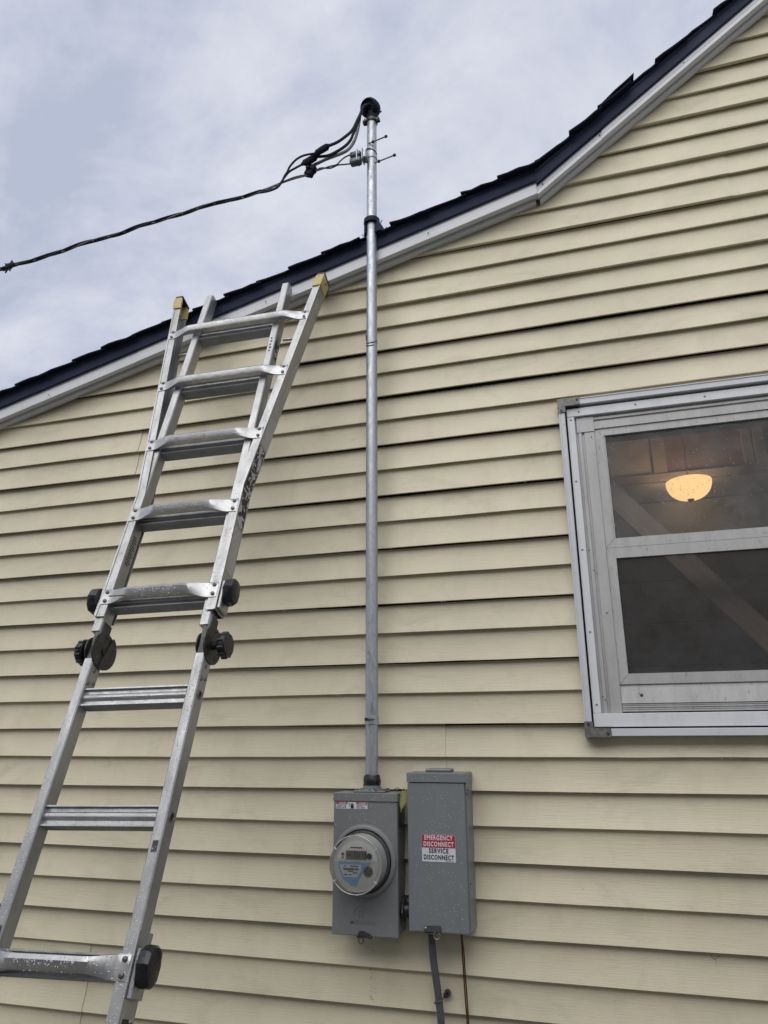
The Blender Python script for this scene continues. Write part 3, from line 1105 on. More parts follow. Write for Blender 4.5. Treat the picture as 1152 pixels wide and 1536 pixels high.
# weatherhead
wh = thing('weatherhead', (0, 0, 0), None, None)
wh.parent = mast
local(wh, ML)
HC = Vector((MX - .003, my(4.22) - .004, 4.219))
fd = Vector((-.26, -.86, -.44)).normalized()
b = MB()
prof = [(.034, .030), (.0385, .026), (.0415, .018), (.042, .006)]
for i in range(9):
    t = i / 8 * math.pi / 2
    prof.append((.0405 * math.cos(t) if i < 8 else .001, -.004 - .040 * math.sin(t)))
b.lathe(HC, fd, prof, 32, cap=False)
b.build('hood', 'whead', wh, True, 50)
b = MB()
b.lathe(HC + fd * .018, fd, [(.038, 0), (.038, .002), (.020, .0035), (.001, .004)], 32)
b.build('wire_plate', 'whead', wh, True, 30)
b = MB()
b.tube([(MX, my(4.17), 4.150), (MX, my(4.17), 4.178), (MX, my(4.19) + .006, 4.196), HC - fd * .012], [.0240, .0245, .026, .028], 24)
b.build('neck', 'whead', wh, True)
b = MB()
b.lathe((MX, my(4.15), 4.142), (0, 0, 1), [(.0225, 0), (.0262, .001), (.0262, .015), (.0225, .016)], 24)
b.box(MX - .038, MX - .020, my(4.15) - .014, my(4.15) + .008, 4.143, 4.156, .0015)
b.box(MX + .020, MX + .036, my(4.15) - .012, my(4.15) + .010, 4.146, 4.158, .0015)
b.build('clamp', 'blackmetal', wh, True)
b = MB()
for sx_ in (-.030, .029):
    b.tube([(MX + sx_, my(4.15) - .016, 4.128), (MX + sx_, my(4.15) - .004, 4.172)], .003, 8)
    b.lathe((MX + sx_, my(4.15) - .014, 4.134), (0, .27, 1), [(.0055, 0), (.0055, .006)], 6)
b.tube([(MX + .034, my(4.2), 4.19), (MX + .044, my(4.2), 4.196)], .003, 8)
b.build('clamp_bolts', 'boltdark', wh, True)

# dead-end insulator clamped to the mast
ins = thing('wire_holder', (0, 0, 0), None, None)
ins.parent = mast
local(ins, ML)
IZ = 3.962
b = MB()
b.tube([(MX, my(IZ), IZ - .016), (MX, my(IZ), IZ + .016)], .0232, 28)
b.build('pipe_band', 'galv', ins, True)
b = MB()
for z0_, z1_ in ((3.942, 3.967), (3.908, 3.936)):
    b.box(-.816, -.766, -.124, -.090, z0_, z1_, .010, 3)
b.build('insulator', 'insul', ins, True, 50)
b = MB()
for x0_, x1_ in ((-.762, -.757), (-.785, -.779)):
    b.box(x0_, x1_, -.127, -.086, 3.912, 3.972, .002)
b.box(-.760, -.742, -.120, -.080, 3.925, 3.965, .004)
b.build('clevis', 'galv', ins, True)
for (p0, p1) in (((-.738, -.098, 4.011), (-.656, -.112, 4.013)), ((-.712, -.096, 3.904), (-.618, -.120, 3.897))):
    p0, p1 = Vector(p0), Vector(p1)
    b = MB()
    b.tube([p0, p1], .0028, 8)
    o = b.build('long_bolt', 'steel', ins, True)
    b = MB()
    d_ = (p1 - p0).normalized()
    b.lathe(p0 + d_ * .018, d_, [(.0068, 0), (.0068, .007)], 6)
    b.build('nut', 'boltdark', o)
    b = MB()
    b.lathe(p1 - d_ * .006, d_, [(.0062, 0), (.0062, .010)], 6)
    b.build('nut', 'boltdark', o)
b = MB()
b.tube([(MX + .0236 * math.cos(R(a_)), my(4.0) + .0236 * math.sin(R(a_)), 4.006 - .04 * (a_ - 170) / 190) for a_ in range(170, 361, 12)], .0022, 6)
b.build('band_edge', 'boltdark', ins)

# ================================================================== SERVICE DROP
CL = (-1.163, -.22, 3.767)
drop = thing('service_drop_cable', CL, 'twisted black overhead power cable running from the weatherhead out to the left', 'cable')
def cab(name, pts, r, mat, seg=8, sub=5):
    b_ = MB()
    b_.tube(smooth_path(pts, sub), r, seg)
    return local(b_.build(name, mat, drop, True, 80), CL)

W1a = [HC + fd * .012 + Vector((.012, 0, .018)), (-0.750, -0.126, 4.19), (-0.763, -0.136, 4.14), (-0.772, -0.147, 4.1), (-0.791, -0.158, 4.039), (-0.823, -0.169, 3.999), (-0.851, -0.179, 3.972), (-0.884, -0.19, 3.953)]
W2a = [HC + fd * .012 + Vector((-.004, 0, .016)), (-0.764, -0.116, 4.178), (-0.776, -0.12, 4.122), (-0.795, -0.13, 4.052), (-0.806, -0.14, 4.006), (-0.829, -0.15, 3.97), (-0.872, -0.16, 3.939), (-0.9, -0.17, 3.924), (-0.939, -0.18, 3.922)]
W3a = [HC + fd * .012 + Vector((-.018, 0, .004)), (-0.770, -0.110, 4.171), (-0.775, -0.115, 4.125), (-0.78, -0.122, 4.066), (-0.79, -0.13, 4.011), (-0.81, -0.138, 3.968), (-0.84, -0.145, 3.945), (-0.906, -0.152, 3.926), (-0.961, -0.16, 3.901)]
cab('conductor', W1a, .0062, 'cable')
cab('conductor', W2a, .0062, 'cable')
cab('conductor', W3a, .0066, 'cablegrey')
W1b = [(-0.934, -0.2, 3.919), (-0.966, -0.202, 3.921), (-0.997, -0.204, 3.917), (-1.024, -0.206, 3.901), (-1.046, -0.208, 3.873), (-1.055, -0.21, 3.847), (-1.065, -0.212, 3.828), (-1.078, -0.214, 3.795), (-1.095, -0.216, 3.773), (-1.131, -0.218, 3.763), (-1.166, -0.22, 3.763)]
W2b = [(-0.993, -0.19, 3.891), (-1.027, -0.194, 3.874), (-1.052, -0.199, 3.857), (-1.068, -0.203, 3.832), (-1.086, -0.207, 3.799), (-1.107, -0.211, 3.775), (-1.141, -0.216, 3.770), (-1.166, -0.22, 3.770)]
N1 = [(-0.801, -0.11, 3.963), (-0.831, -0.119, 3.949), (-0.851, -0.128, 3.925), (-0.865, -0.138, 3.899), (-0.889, -0.147, 3.889), (-0.927, -0.156, 3.875), (-0.947, -0.165, 3.863)]
N2 = [(-0.801, -0.11, 3.914), (-0.833, -0.121, 3.907), (-0.862, -0.132, 3.901), (-0.891, -0.143, 3.883), (-0.928, -0.154, 3.884), (-0.947, -0.165, 3.866)]
N3 = [(-0.979, -0.17, 3.851), (-1.032, -0.182, 3.840), (-1.082, -0.195, 3.816), (-1.137, -0.207, 3.791), (-1.166, -0.22, 3.773)]
N4 = [(-0.979, -0.17, 3.846), (-1.032, -0.182, 3.832), (-1.082, -0.195, 3.812), (-1.137, -0.207, 3.785), (-1.166, -0.22, 3.767)]
cab('conductor', W1b, .0044, 'cable')
cab('conductor', W2b, .0044, 'cable')
for P_ in (N1, N2):
    cab('messenger_wire', P_, .0031, 'strand')
for P_ in (N3, N4):
    cab('messenger_wire', P_, .0030, 'strand')
# splices
def splice(p0, p1, r, mat='whead', name='splice'):
    p0, p1 = Vector(p0), Vector(p1)
    d_ = p1 - p0
    b_ = MB()
    b_.tube([p0 - d_ * .08, p0, p0 + d_ * .06, p0 + d_ * .5, p1 - d_ * .1, p1, p1 + d_ * .12], [r * .5, r * .62, r * .95, r, r * .95, r * .6, r * .45], 8)
    o_ = b_.build(name, mat, drop, False)
    for v__ in o_.data.vertices:
        v__.co += Vector([noise.noise(v__.co * 50 + Vector((j * 9, 0, 0))) for j in range(3)]) * .004
    return local(o_, CL)

splice((-0.886, -0.19, 3.953), (-0.934, -0.2, 3.919), .0135)
splice((-0.941, -0.18, 3.922), (-0.993, -0.19, 3.890), .0145)
b = MB()
b.box(-.021, .021, -.016, .016, -.006, .020, .004)
b.box(-.018, .018, -.014, .014, -.030, -.004, .004)
b.lathe((-.006, -.016, -.002), (0, -1, 0), [(.007, 0), (.007, .008)], 6)
o = b.build('splice_block', 'whead', drop, True)
o.rotation_euler = (0, R(25), 0)
o.location = Vector((-.969, -.165, 3.874)) - Vector(CL)
# twisted span to the left, on past the edge of the picture to its pole
T = [(-1.163, -0.22, 3.768), (-1.279, -0.245, 3.734), (-1.359, -0.271, 3.711), (-1.454, -0.296, 3.674), (-1.548, -0.322, 3.639), (-1.642, -0.347, 3.606), (-1.732, -0.373, 3.564), (-1.843, -0.398, 3.536),
     (-1.932, -0.424, 3.495), (-2.039, -0.449, 3.458), (-2.112, -0.474, 3.430), (-2.20, -0.50, 3.400), (-2.6, -.60, 3.28), (-3.2, -.75, 3.14), (-4.0, -.95, 3.02), (-5.0, -1.2, 2.96), (-6.2, -1.5, 3.0), (-8.0, -1.95, 3.2), (-11, -2.7, 3.9)]
tp = smooth_path(T, 7)
cum = 0
for si, (r_, mt_) in enumerate(((.0040, 'cable'), (.0038, 'cable'), (.0032, 'strand'))):
    pts = []
    cum = 0
    for i_, p in enumerate(tp):
        if i_:
            cum += (p - tp[i_ - 1]).length
        a_ = cum / .19 * math.pi + si * 2.094
        pts.append(p + Vector((0, math.cos(a_), math.sin(a_))) * .0050)
    b = MB()
    b.tube(pts, r_, 7)
    local(b.build('conductor', mt_, drop, True, 80), CL)
# taped joint with loose ends at the left edge
b = MB()
jc = Vector((-2.132, -.479, 3.424))
b.tube([jc + Vector((-.03, 0, -.010)), jc, jc + Vector((.025, 0, .009))], [.006, .013, .007], 8)
for dv in ((-.012, 0, -.028), (.012, 0, .026), (-.022, 0, .018), (.010, 0, -.022)):
    b.tube([jc, jc + Vector(dv)], [.006, .003], 6)
local(b.build('taped_joint', 'cable', drop), CL)

# ================================================================== METER BOX
BD = -.097
XL, XRt, ZB, ZT = -.8455, -.6375, 1.047, 1.445
BL = (-.7415, -.05, ZB)
mbox = thing('meter_box', BL, 'grey steel meter socket box holding the round glass electricity meter', 'meter box')
def part(b_, name, mat, parent, at, smooth=False, angle=35):
    o_ = b_.build(name, mat, parent, smooth, angle)
    if parent.type == 'EMPTY':
        local(o_, at)
    return o_

b = MB()
b.box(XL + .003, XRt - .003, BD + .003, .006, ZB + .003, ZT - .002, .0012)
part(b, 'enclosure', 'box_a', mbox, BL)
b = MB()
b.box(XL, XRt, BD, BD + .020, ZB, ZT - .0255, .002)
cover = part(b, 'cover', 'box_a', mbox, BL)
b = MB()
b.box(XL - .0015, XRt + .0015, BD - .003, .007, ZT - .025, ZT + .001, .002)
part(b, 'top_cap', 'box_a', mbox, BL)
b = MB()
b.box(MX - .052, MX + .052, -.092, -.018, ZT + .0012, ZT + .007, .002)
b.lathe((MX, -.058, ZT + .007), (0, 0, 1), [(.030, 0), (.0285, .004), (.0275, .014)], 24)
part(b, 'hub', 'box_a', mbox, BL)
for dx_, dy_ in ((-.044, -.084), (.044, -.084), (-.044, -.03), (.044, -.03)):
    b = MB()
    b.lathe((MX + dx_, dy_, ZT + .007), (0, 0, 1), [(.0045, 0), (.004, .003), (.002, .004)], 10)
    part(b, 'hub_screw', 'rivet', mbox, BL)
# raised ring round the meter
MC = Vector((-.744, BD, 1.252))
b = MB()
b.lathe(MC, (0, -1, 0), [(.104, -.0005), (.104, .002), (.1015, .009), (.096, .013), (.0905, .0125), (.0895, .010), (.0885, -.001)], 56, cap=False)
part(b, 'meter_ring', 'box_a', mbox, BL, True, 50)
b = MB()
b.lathe(MC, (0, -1, 0), [(.089, .0005), (.089, .003)], 48)
part(b, 'ring_well', 'black', mbox, BL)
# embossed emblem
b = MB()
ec = Vector((-.750, BD - .0002, 1.108))
def arc(c, rx, rz, a0, a1, n=14):
    return [c + Vector((rx * math.cos(R(a0 + (a1 - a0) * i / n)), 0, rz * math.sin(R(a0 + (a1 - a0) * i / n)))) for i in range(n + 1)]
b.tube(arc(ec, .028, .020, 200, -20), .0016, 6)
b.tube(arc(ec, .028, .020, 215, 250), .0016, 6)
b.tube([ec + Vector((-.010, 0, -.013)), ec + Vector((-.010, 0, .008))] , .002, 6)
b.tube([ec + Vector((-.010, 0, .006))] + arc(ec + Vector((-.0035, 0, .004)), .0065, .006, 180, 0, 6) + [ec + Vector((.003, 0, -.013))], .002, 6)
b.tube([ec + Vector((.003, 0, .004))] + arc(ec + Vector((.0095, 0, .004)), .0065, .006, 180, 0, 6) + [ec + Vector((.016, 0, -.013))], .002, 6)
part(b, 'emblem', 'box_a', mbox, BL, True)
o = text('MILBANK', .0155, 'box_a', mbox, (-.748, BD - .0004, 1.0835), 1.25, .0002, .0009, name='embossed_lettering')
local(o, BL)
# warning label
b = MB()
b.box(-.8385, -.7335, BD - .0006, BD + .0002, 1.3985, 1.4185, 0)
lab = part(b, 'warning_label', 'white', mbox, BL)
lab['label'] = 'red and white danger label across the top of the meter box'
b = MB()
b.box(-.8375, -.7995, BD - .0009, BD - .0005, 1.4120, 1.4180)
b.box(-.7705, -.7345, BD - .0009, BD - .0005, 1.4120, 1.4180)
o = b.build('label_header', 'red', lab)
for xt in (-.8165, -.7505):
    text('\u25B2DANGER' if False else 'DANGER', .0058, 'white', lab, (xt, BD - .0011, 1.4150), 1.0, .0001, .0001)
b = MB()
rnd = random.Random(4)
for x0_, x1_ in ((-.8365, -.8015), (-.7695, -.7355)):
    for i in range(4):
        xx = x0_
        while xx < x1_ - .003:
            w_ = rnd.uniform(.002, .006)
            if rnd.random() < .85:
                b.box(xx, min(xx + w_, x1_), BD - .0009, BD - .0005, 1.4085 - i * .0027, 1.4099 - i * .0027)
            xx += w_ + .001
b.build('fine_print', 'ink', lab)
b = MB()
hc = Vector((-.784, BD - .0008, 1.4075))
b.box(hc.x - .004, hc.x + .005, BD - .0010, BD - .0005, 1.3995, 1.409, 0)
for i in range(4):
    b.box(hc.x - .0045 + i * .0025, hc.x - .0027 + i * .0025, BD - .0010, BD - .0005, 1.4085, 1.4135 + .0015 * (i in (1, 2)), 0)
b.tube([(hc.x - .011, BD - .0008, 1.4155), (hc.x - .008, BD - .0008, 1.411), (hc.x - .0095, BD - .0008, 1.409), (hc.x - .005, BD - .0008, 1.4045)], .0009, 5)
b.build('hand_symbol', 'ink', lab)
# side data plate
b = MB()
b.box(XRt - .0035, XRt - .0022, -.075, -.035, 1.345, 1.385)
part(b, 'data_plate', 'steel', mbox, BL)
# latch and seal ring at the bottom
b = MB()
b.extr([(-.762, 1.054), (-.757, 1.061), (-.745, 1.061), (-.722, 1.053), (-.716, 1.047), (-.720, 1.041), (-.735, 1.043), (-.760, 1.045)], 1, BD - .004, BD - .001)
b.box(-.766, -.735, BD - .003, BD + .012, 1.0425, 1.0455)
latch = part(b, 'latch', 'blackmetal', mbox, BL)
b = MB()
rc = Vector((-.752, BD - .002, 1.036))
b.tube([rc + Vector((.0075 * math.cos(R(a_)), 0, .009 * math.sin(R(a_)))) for a_ in range(0, 361, 20)], .0018, 6)
b.build('seal_ring', 'blackmetal', latch, True)
b = MB()
b.lathe((-.722, BD - .004, 1.0485), (0, -1, 0), [(.003, 0), (.002, .002)], 8)
b.build('latch_rivet', 'rivet', latch)

def beads(parent, at, x0, x1, z0, z1, y, n, seed, avoid=None, rs=(.0006, .0008, .0010, .0014)):
    rnd_ = random.Random(seed)
    b_ = MB()
    c_ = 0
    while c_ < n:
        x_, z_ = rnd_.uniform(x0, x1), rnd_.uniform(z0, z1)
        c_ += 1
        if avoid and avoid(x_, z_):
            continue
        if noise.noise(Vector((x_ * 14, z_ * 14, seed))) < -.25:
            continue
        bead(b_, (x_, y, z_), (0, -1, -.2), rnd_.choice(rs))
    return tag(part(b_, 'raindrops', 'drop', parent, at, True), kind='stuff')

beads(mbox, BL, XL + .004, XRt - .004, 1.30, 1.42, BD - .0002, 150, 3, lambda x_, z_: (x_ - MC.x) ** 2 + (z_ - MC.z) ** 2 < .107 ** 2 or (x_ < -.73 and z_ > 1.395))
beads(mbox, BL, XL + .004, XRt - .004, ZB + .003, 1.30, BD - .0002, 40, 5, lambda x_, z_: (x_ - MC.x) ** 2 + (z_ - MC.z) ** 2 < .107 ** 2, (.0008, .0011))
beads(mbox, BL, XL + .004, XRt - .004, ZT - .022, ZT - .003, BD - .0032, 40, 6)

# ------------------------------------------------------------------ electricity meter
EL = (MC.x, BD - .003, MC.z)
meter = thing('electricity_meter', EL, 'round glass electricity meter with digital display and blue label', 'meter')
b = MB()
b.lathe(MC, (0, -1, 0), [(.0865, .0035), (.0865, .014), (.0850, .016), (.0835, .020)], 48)
part(b, 'base', 'steel', meter, EL, True, 30)
b = MB()
b.lathe(MC, (0, -1, 0), [(.0790, .0205), (.0775, .055), (.0770, .064), (.066, .064)], 48, cap=False)
part(b, 'inner_shroud', 'face', meter, EL, True, 30)
b = MB()
b.lathe(MC, (0, -1, 0), [(.0840, .020), (.0815, .072), (.0805, .082), (.0785, .0865), (.0740, .088), (.0715, .086), (.0700, .0835), (.030, .0838), (.0005, .084)], 56, cap=False)
part(b, 'glass_cover', 'meterglass', meter, EL, True, 40)
b = MB()
b.lathe(MC, (0, -1, 0), [(.0812, .082), (.0818, .0845), (.0808, .0872), (.0792, .0880), (.0780, .0872), (.0785, .0855), (.0796, .0840)], 56, cap=False)
part(b, 'cover_rim', 'rim', meter, EL, True, 60)
FY = BD - .066
def disc_part(name, mat, pts, y, parent):
    b_ = MB()
    b_.loft([[(p[0], y, p[1]) for p in pts], [(p[0], y + .0012, p[1]) for p in pts]])
    return b_
b = disc_part('faceplate', 'face', [(MC.x + .069 * math.cos(R(a_)), MC.z + .069 * math.sin(R(a_))) for a_ in range(0, 360, 8)], FY, meter)
face = part(b, 'faceplate', 'face', meter, EL)
b = disc_part('', '', [(MC.x + .064 * math.cos(R(a_)), MC.z + .064 * math.sin(R(a_))) for a_ in range(8, 173, 8)], FY - .0008, face)
b.build('face_upper', 'face_light', face)
b = MB()
b.box(MC.x - .036, MC.x + .030, FY - .0022, FY - .0008, MC.z + .012, MC.z + .036, .0005)
lcd = b.build('display', 'lcd', face)
text('33118', .0215, 'lcd_ink', lcd, (MC.x + .0085, FY - .0026, MC.z + .024), .78, .0002, .0001)
text('%2' if False else 'kW', .013, 'lcd_ink', lcd, (MC.x - .025, FY - .0026, MC.z + .024), .7, .0002, .0001)
b = MB()
b.lathe((MC.x + .038, FY - .0008, MC.z + .022), (0, -1, 0), [(.0085, 0), (.0085, .003), (.006, .004)], 20)
b.build('reset_button', 'black', face, True)
b = MB()
b.lathe((MC.x - .046, FY - .0008, MC.z + .026), (0, -1, 0), [(.0045, 0), (.0045, .001)], 14)
b.box(MC.x - .049, MC.x - .043, FY - .0014, FY - .0008, MC.z + .014, MC.z + .019)
b.build('face_mark', 'steel', face)
b = MB()
b.box(MC.x - .022, MC.x + .016, FY - .0014, FY - .0008, MC.z + .043, MC.z + .046)
b.build('small_print', 'steel', face)
b = disc_part('', '', [(MC.x - .0600, MC.z + .005), (MC.x + .046, MC.z + .005), (MC.x + .018, MC.z - .022), (MC.x - .002, MC.z - .060), (MC.x - .018, MC.z - .060), (MC.x - .045, MC.z - .042), (MC.x - .0585, MC.z - .012)], FY - .0005, face)
bl = b.build('blue_label', 'blue', face)
b = disc_part('', '', [(MC.x - .056, MC.z - .002), (MC.x + .012, MC.z - .002), (MC.x + .012, MC.z - .018), (MC.x + .0, MC.z - .036), (MC.x - .042, MC.z - .036), (MC.x - .054, MC.z - .012)], FY - .0012, face)
b.build('white_label', 'white', bl)
b = MB()
xx = MC.x - .043
rnd = random.Random(9)
while xx < MC.x + .005:
    w_ = rnd.choice((.0006, .001, .0016))
    b.box(xx, xx + w_, FY - .0016, FY - .0011, MC.z - .0175, MC.z - .0115)
    xx += w_ + rnd.choice((.0006, .0009))
for x0_, x1_, zz_ in ((-.041, -.036, -.0075), (-.022, .004, -.0075), (-.03, -.012, -.0215), (-.014, .002, -.0255), (-.042, -.030, -.031), (-.026, -.018, -.031)):
    b.box(MC.x + x0_, MC.x + x1_, FY - .0016, FY - .0011, MC.z + zz_, MC.z + zz_ + .0025)
b.build('barcode', 'ink', bl)
b = MB()
b.lathe((MC.x + .034, FY - .0008, MC.z - .019), (0, -1, 0), [(.0145, 0), (.0145, .0015), (.0125, .003)], 24)
port = b.build('optical_port', 'steel', face, True, 30)
b = MB()
for a_ in range(0, 360, 72):
    b.lathe((MC.x + .034 + .007 * math.cos(R(a_ + 20)), FY - .0035, MC.z - .019 + .007 * math.sin(R(a_ + 20))), (0, -1, 0), [(.0026, 0), (.0026, .0008)], 8)
b.build('port_holes', 'ink', port)
# lugs of the cover
b = MB()
for a_ in (35, 145, 215, 325):
    u_ = Vector((math.cos(R(a_)), 0, math.sin(R(a_))))
    b.tube([MC + Vector((0, -.0885, 0)) + u_ * .0715, MC + Vector((0, -.0885, 0)) + u_ * .0815], .0013, 6)
part(b, 'cover_lugs', 'white', meter, EL)

# ================================================================== DISCONNECT BOX
DD = -.100
dXL, dXR, dZB, dZT = -.6035, -.4185, 1.070, 1.5065
DL = (-.511, -.05, dZB)
dbox = thing('disconnect_box', DL, 'tall grey steel box with the red and white emergency disconnect sign', 'electrical box')
b = MB()
b.box(dXL + .003, dXR - .001, DD + .010, .006, dZB + .002, dZT - .003, .0015)
part(b, 'enclosure', 'box_b', dbox, DL)
b = MB()
b.box(dXL, dXR - .006, DD, DD + .012, dZB, dZT - .029, .003, 2)
door = part(b, 'door', 'box_b', dbox, DL)
b = MB()
b.box(dXL - .0015, dXR + .0005, DD - .004, .007, dZT - .0275, dZT + .001, .0025, 2)
hood = part(b, 'top_hood', 'box_b', dbox, DL)
b = MB()
b.extr([(DD + .0005, dZT - .028), (DD + .028, dZT - .028), (DD + .028, dZT - .062), (DD + .020, dZT - .066), (DD + .006, dZT - .058)], 0, dXR - .004, dXR + .0005)
part(b, 'hood_ear', 'box_b', dbox, DL)
b = MB()
b.lathe((dXR + .0005, DD + .016, dZT - .048), (1, 0, 0), [(.004, 0), (.003, .0025)], 10)
b.lathe((dXR - .0012, DD + .02, 1.20), (1, 0, 0), [(.003, 0), (.002, .002)], 10)
part(b, 'ear_rivet', 'boltdark', dbox, DL)
b = MB()
b.box(-.5525, -.4700, -.072, -.018, dZT + .0012, dZT + .012, .005, 3)
part(b, 'hub_closing_plate', 'box_a', dbox, DL, True, 40)
# hasp
b = MB()
b.extr([(-.5575, dZB + .012), (-.553, dZB + .017), (-.508, dZB + .019), (-.506, dZB + .004), (-.513, dZB + .001), (-.552, dZB + .003), (-.5575, dZB + .006)], 1, DD - .004, DD - .0012)
b.box(-.5555, -.515, DD - .003, DD + .012, dZB - .0035, dZB - .0005)
hasp = part(b, 'hasp', 'steel', dbox, DL)
b = MB()
b.lathe((-.5525, DD - .004, dZB + .0105), (0, -1, 0), [(.0052, 0), (.0048, .002), (.002, .004)], 14)
b.build('hasp_rivet', 'rivet', hasp, True)
b = MB()
rc = Vector((-.520, DD - .002, dZB - .007))
b.tube([rc + Vector((.0085 * math.cos(R(a_)), 0, .0095 * math.sin(R(a_)))) for a_ in range(0, 361, 18)], .0019, 6)
b.build('lock_ring', 'rivet', hasp, True)
# sign
b = MB()
b.box(-.5600, -.4575, DD - .0008, DD + .0002, 1.2575, 1.3320, 0)
sg = part(b, 'emergency_sign', 'white', dbox, DL)
sg['label'] = 'red over white sign reading emergency disconnect service disconnect'
b = MB()
b.box(-.5595, -.4580, DD - .0012, DD - .0006, 1.2958, 1.3316)
b.build('red_field', 'red', sg)
for t_, z_, mt_, sx_, yo in (('EMERGENCY', 1.3228, 'white', .087, .0016), ('DISCONNECT', 1.3052, 'white', .092, .0016), ('SERVICE', 1.2868, 'ink', .060, .0012), ('DISCONNECT', 1.2692, 'ink', .092, .0012)):
    text(t_, .0178, mt_, sg, (-.5088, DD - yo, z_), 1, .00055, .0002, fit=sx_, space=1.2)
b = MB()
b.box(-.487, -.462, DD - .0012, DD - .0006, 1.2597, 1.2607)
b.build('small_print', 'steel', sg)
beads(dbox, DL, dXL + .004, dXR - .010, dZB + .004, dZT - .035, DD - .0002, 400, 11, lambda x_, z_: -.563 < x_ < -.455 and 1.255 < z_ < 1.335)
beads(dbox, DL, dXL + .004, dXR - .004, dZT - .025, dZT - .003, DD - .0042, 40, 12)

# ------------------------------------------------------------------ nipple between the boxes
NL = (-.62, -.050, 1.113)
nip = thing('conduit_nipple', NL, 'short dark conduit nipple joining the two grey boxes', 'conduit')
b = MB()
b.tube([(-.639, -.050, 1.113), (-.602, -.050, 1.113)], .023, 20)
part(b, 'pipe', 'tape', nip, NL, True)
for x_ in (-.6335, -.611):
    b = MB()
    b.lathe((x_, -.050, 1.113), (1, 0, 0), [(.030, 0), (.032, .002), (.032, .006), (.027, .0075)], 10)
    part(b, 'lock_nut', 'blackmetal', nip, NL)

# ------------------------------------------------------------------ lower conduit
PL = (-.549, -.035, .80)
pvc = thing('lower_conduit', PL, 'dark grey plastic conduit running down below the disconnect box', 'conduit')
b = MB()
b.tube(smooth_path([(-.5500, -.040, 1.078), (-.5495, -.038, 1.03), (-.5470, -.036, .985), (-.5400, -.033, .93), (-.5340, -.031, .878), (-.5290, -.030, .82), (-.5270, -.030, .70), (-.5270, -.030, .40), (-.527, -.03, .02)], 4), .0108, 16)
part(b, 'pipe', 'pvc', pvc, PL, True)
b = MB()
b.tube([(-.535 + .0118 * math.cos(R(a_)), -.0312 + .0118 * math.sin(R(a_)), .879 + .006 * math.cos(R(a_))) for a_ in range(150, 391, 12)], .0026, 8)
strap = part(b, 'strap', 'steel', pvc, PL, True)
b = MB()
b.lathe((-.5135, -.006, .8925), (0, -1, 0), [(.0105, -.006), (.0105, .001), (.0095, .0025), (.0045, .0025)], 16)
b.box(-.526, -.514, -.008, -.004, .880, .893)
b.build('strap_ear', 'steel', strap)
b = MB()
b.lathe((-.5135, -.0085, .8925), (0, -1, 0), [(.0042, 0), (.0042, .0012)], 12)
b.build('strap_hole', 'ink', strap)

# ------------------------------------------------------------------ copper ground wires
GL = (-.46, -.02, .8)
cw = thing('copper_ground_wire', GL, 'pair of reddish brown copper ground wires hanging under the disconnect box', 'wire')
for pts in ([(-.4645, -.02, 1.075), (-.464, -.02, 1.046), (-.4625, -.018, .985), (-.460, -.014, .901), (-.457, -.010, .818), (-.452, -.008, .6), (-.448, -.008, .02)],
            [(-.4615, -.022, 1.075), (-.4615, -.022, 1.04), (-.4575, -.024, 1.01), (-.4560, -.022, .96), (-.4545, -.016, .90), (-.4525, -.010, .818), (-.447, -.008, .6), (-.443, -.008, .02)]):
    b = MB()
    b.tube(smooth_path(pts, 5), .0022, 7)
    part(b, 'wire', 'copper', cw, GL, True)

# ------------------------------------------------------------------ dry leaf and debris
LL = (-.6255, -.088, 1.449)
leaf = thing('dry_leaf', LL, 'dry yellowish leaf caught between the tops of the two grey boxes', 'leaf')
b = MB()
rows = []
for i in range(9):
    f = i / 8
    w_ = .0165 * math.sin(math.pi * min(1, f * .82 + .18)) ** .8 * (1 - f * .15) if i < 8 else .0006
    cx_ = -.6215 - .001 * f + .003 * math.sin(f * 3)
    cz_ = 1.4530 - .058 * f
    cyy = -.062 - .040 * math.sin(f * 1.5) - .006 * f
    rows.append([(cx_ - w_ * .95, cyy + .007, cz_ + .002), (cx_ - w_ * .5, cyy + .001, cz_), (cx_, cyy - .003, cz_ - .001), (cx_ + w_ * .5, cyy + .001, cz_), (cx_ + w_ * .85, cyy + .008, cz_ + .003)])
b.loft(rows, close=False, cap=False)
part(b, 'blade', 'leaf', leaf, LL, True, 80)
b = MB()
b.tube([(r_[2][0], r_[2][1] - .0006, r_[2][2]) for r_ in rows], .0008, 5)
part(b, 'midrib', 'leafvein', leaf, LL)
b = MB()
rnd = random.Random(2)
for _ in range(46):
    x_ = rnd.uniform(MX - .02, -.632)
    p0 = Vector((x_, rnd.uniform(-.09, -.02), ZT + .003 + rnd.random() * .008))
    b.tube([p0, p0 + Vector((rnd.uniform(-.012, .012), rnd.uniform(-.006, .006), rnd.uniform(-.001, .006)))], rnd.uniform(.0006, .0016), 4)
tag(local(b.build('box_litter', 'debris', mbox), BL), kind='stuff')

# ================================================================== LADDER
P0 = Vector((-1.26638, -.17260, 3.18049))
CAMP = Vector((0, -2.4035, 1.6))
P0 = P0 + (CAMP - P0) * .014
ax = Vector((.998592, .050933, .014834)).normalized()
nx = Vector((-.042915, .939989, -.338496)).normalized()
upx = ax.cross(nx)
P0 = P0 + ax * .006
lad = thing('ladder', (0, 0, 0), 'wet aluminium folding ladder leaning on the house wall beside the mast', 'ladder')
lm4 = Matrix((ax, nx, upx)).transposed().to_4x4()
lm4.translation = P0
lad.matrix_world = lm4
FT = .3048
HB = .175
def hb(z):
    """half spacing of the outer rails at height z: straight in the middle, flared to the ends"""
    k_ = -z / FT
    if k_ < 2.72:
        return HB + .0395 * (2.72 - k_)
    if k_ > 8.3:
        return HB + .0395 * (k_ - 8.3)
    return HB

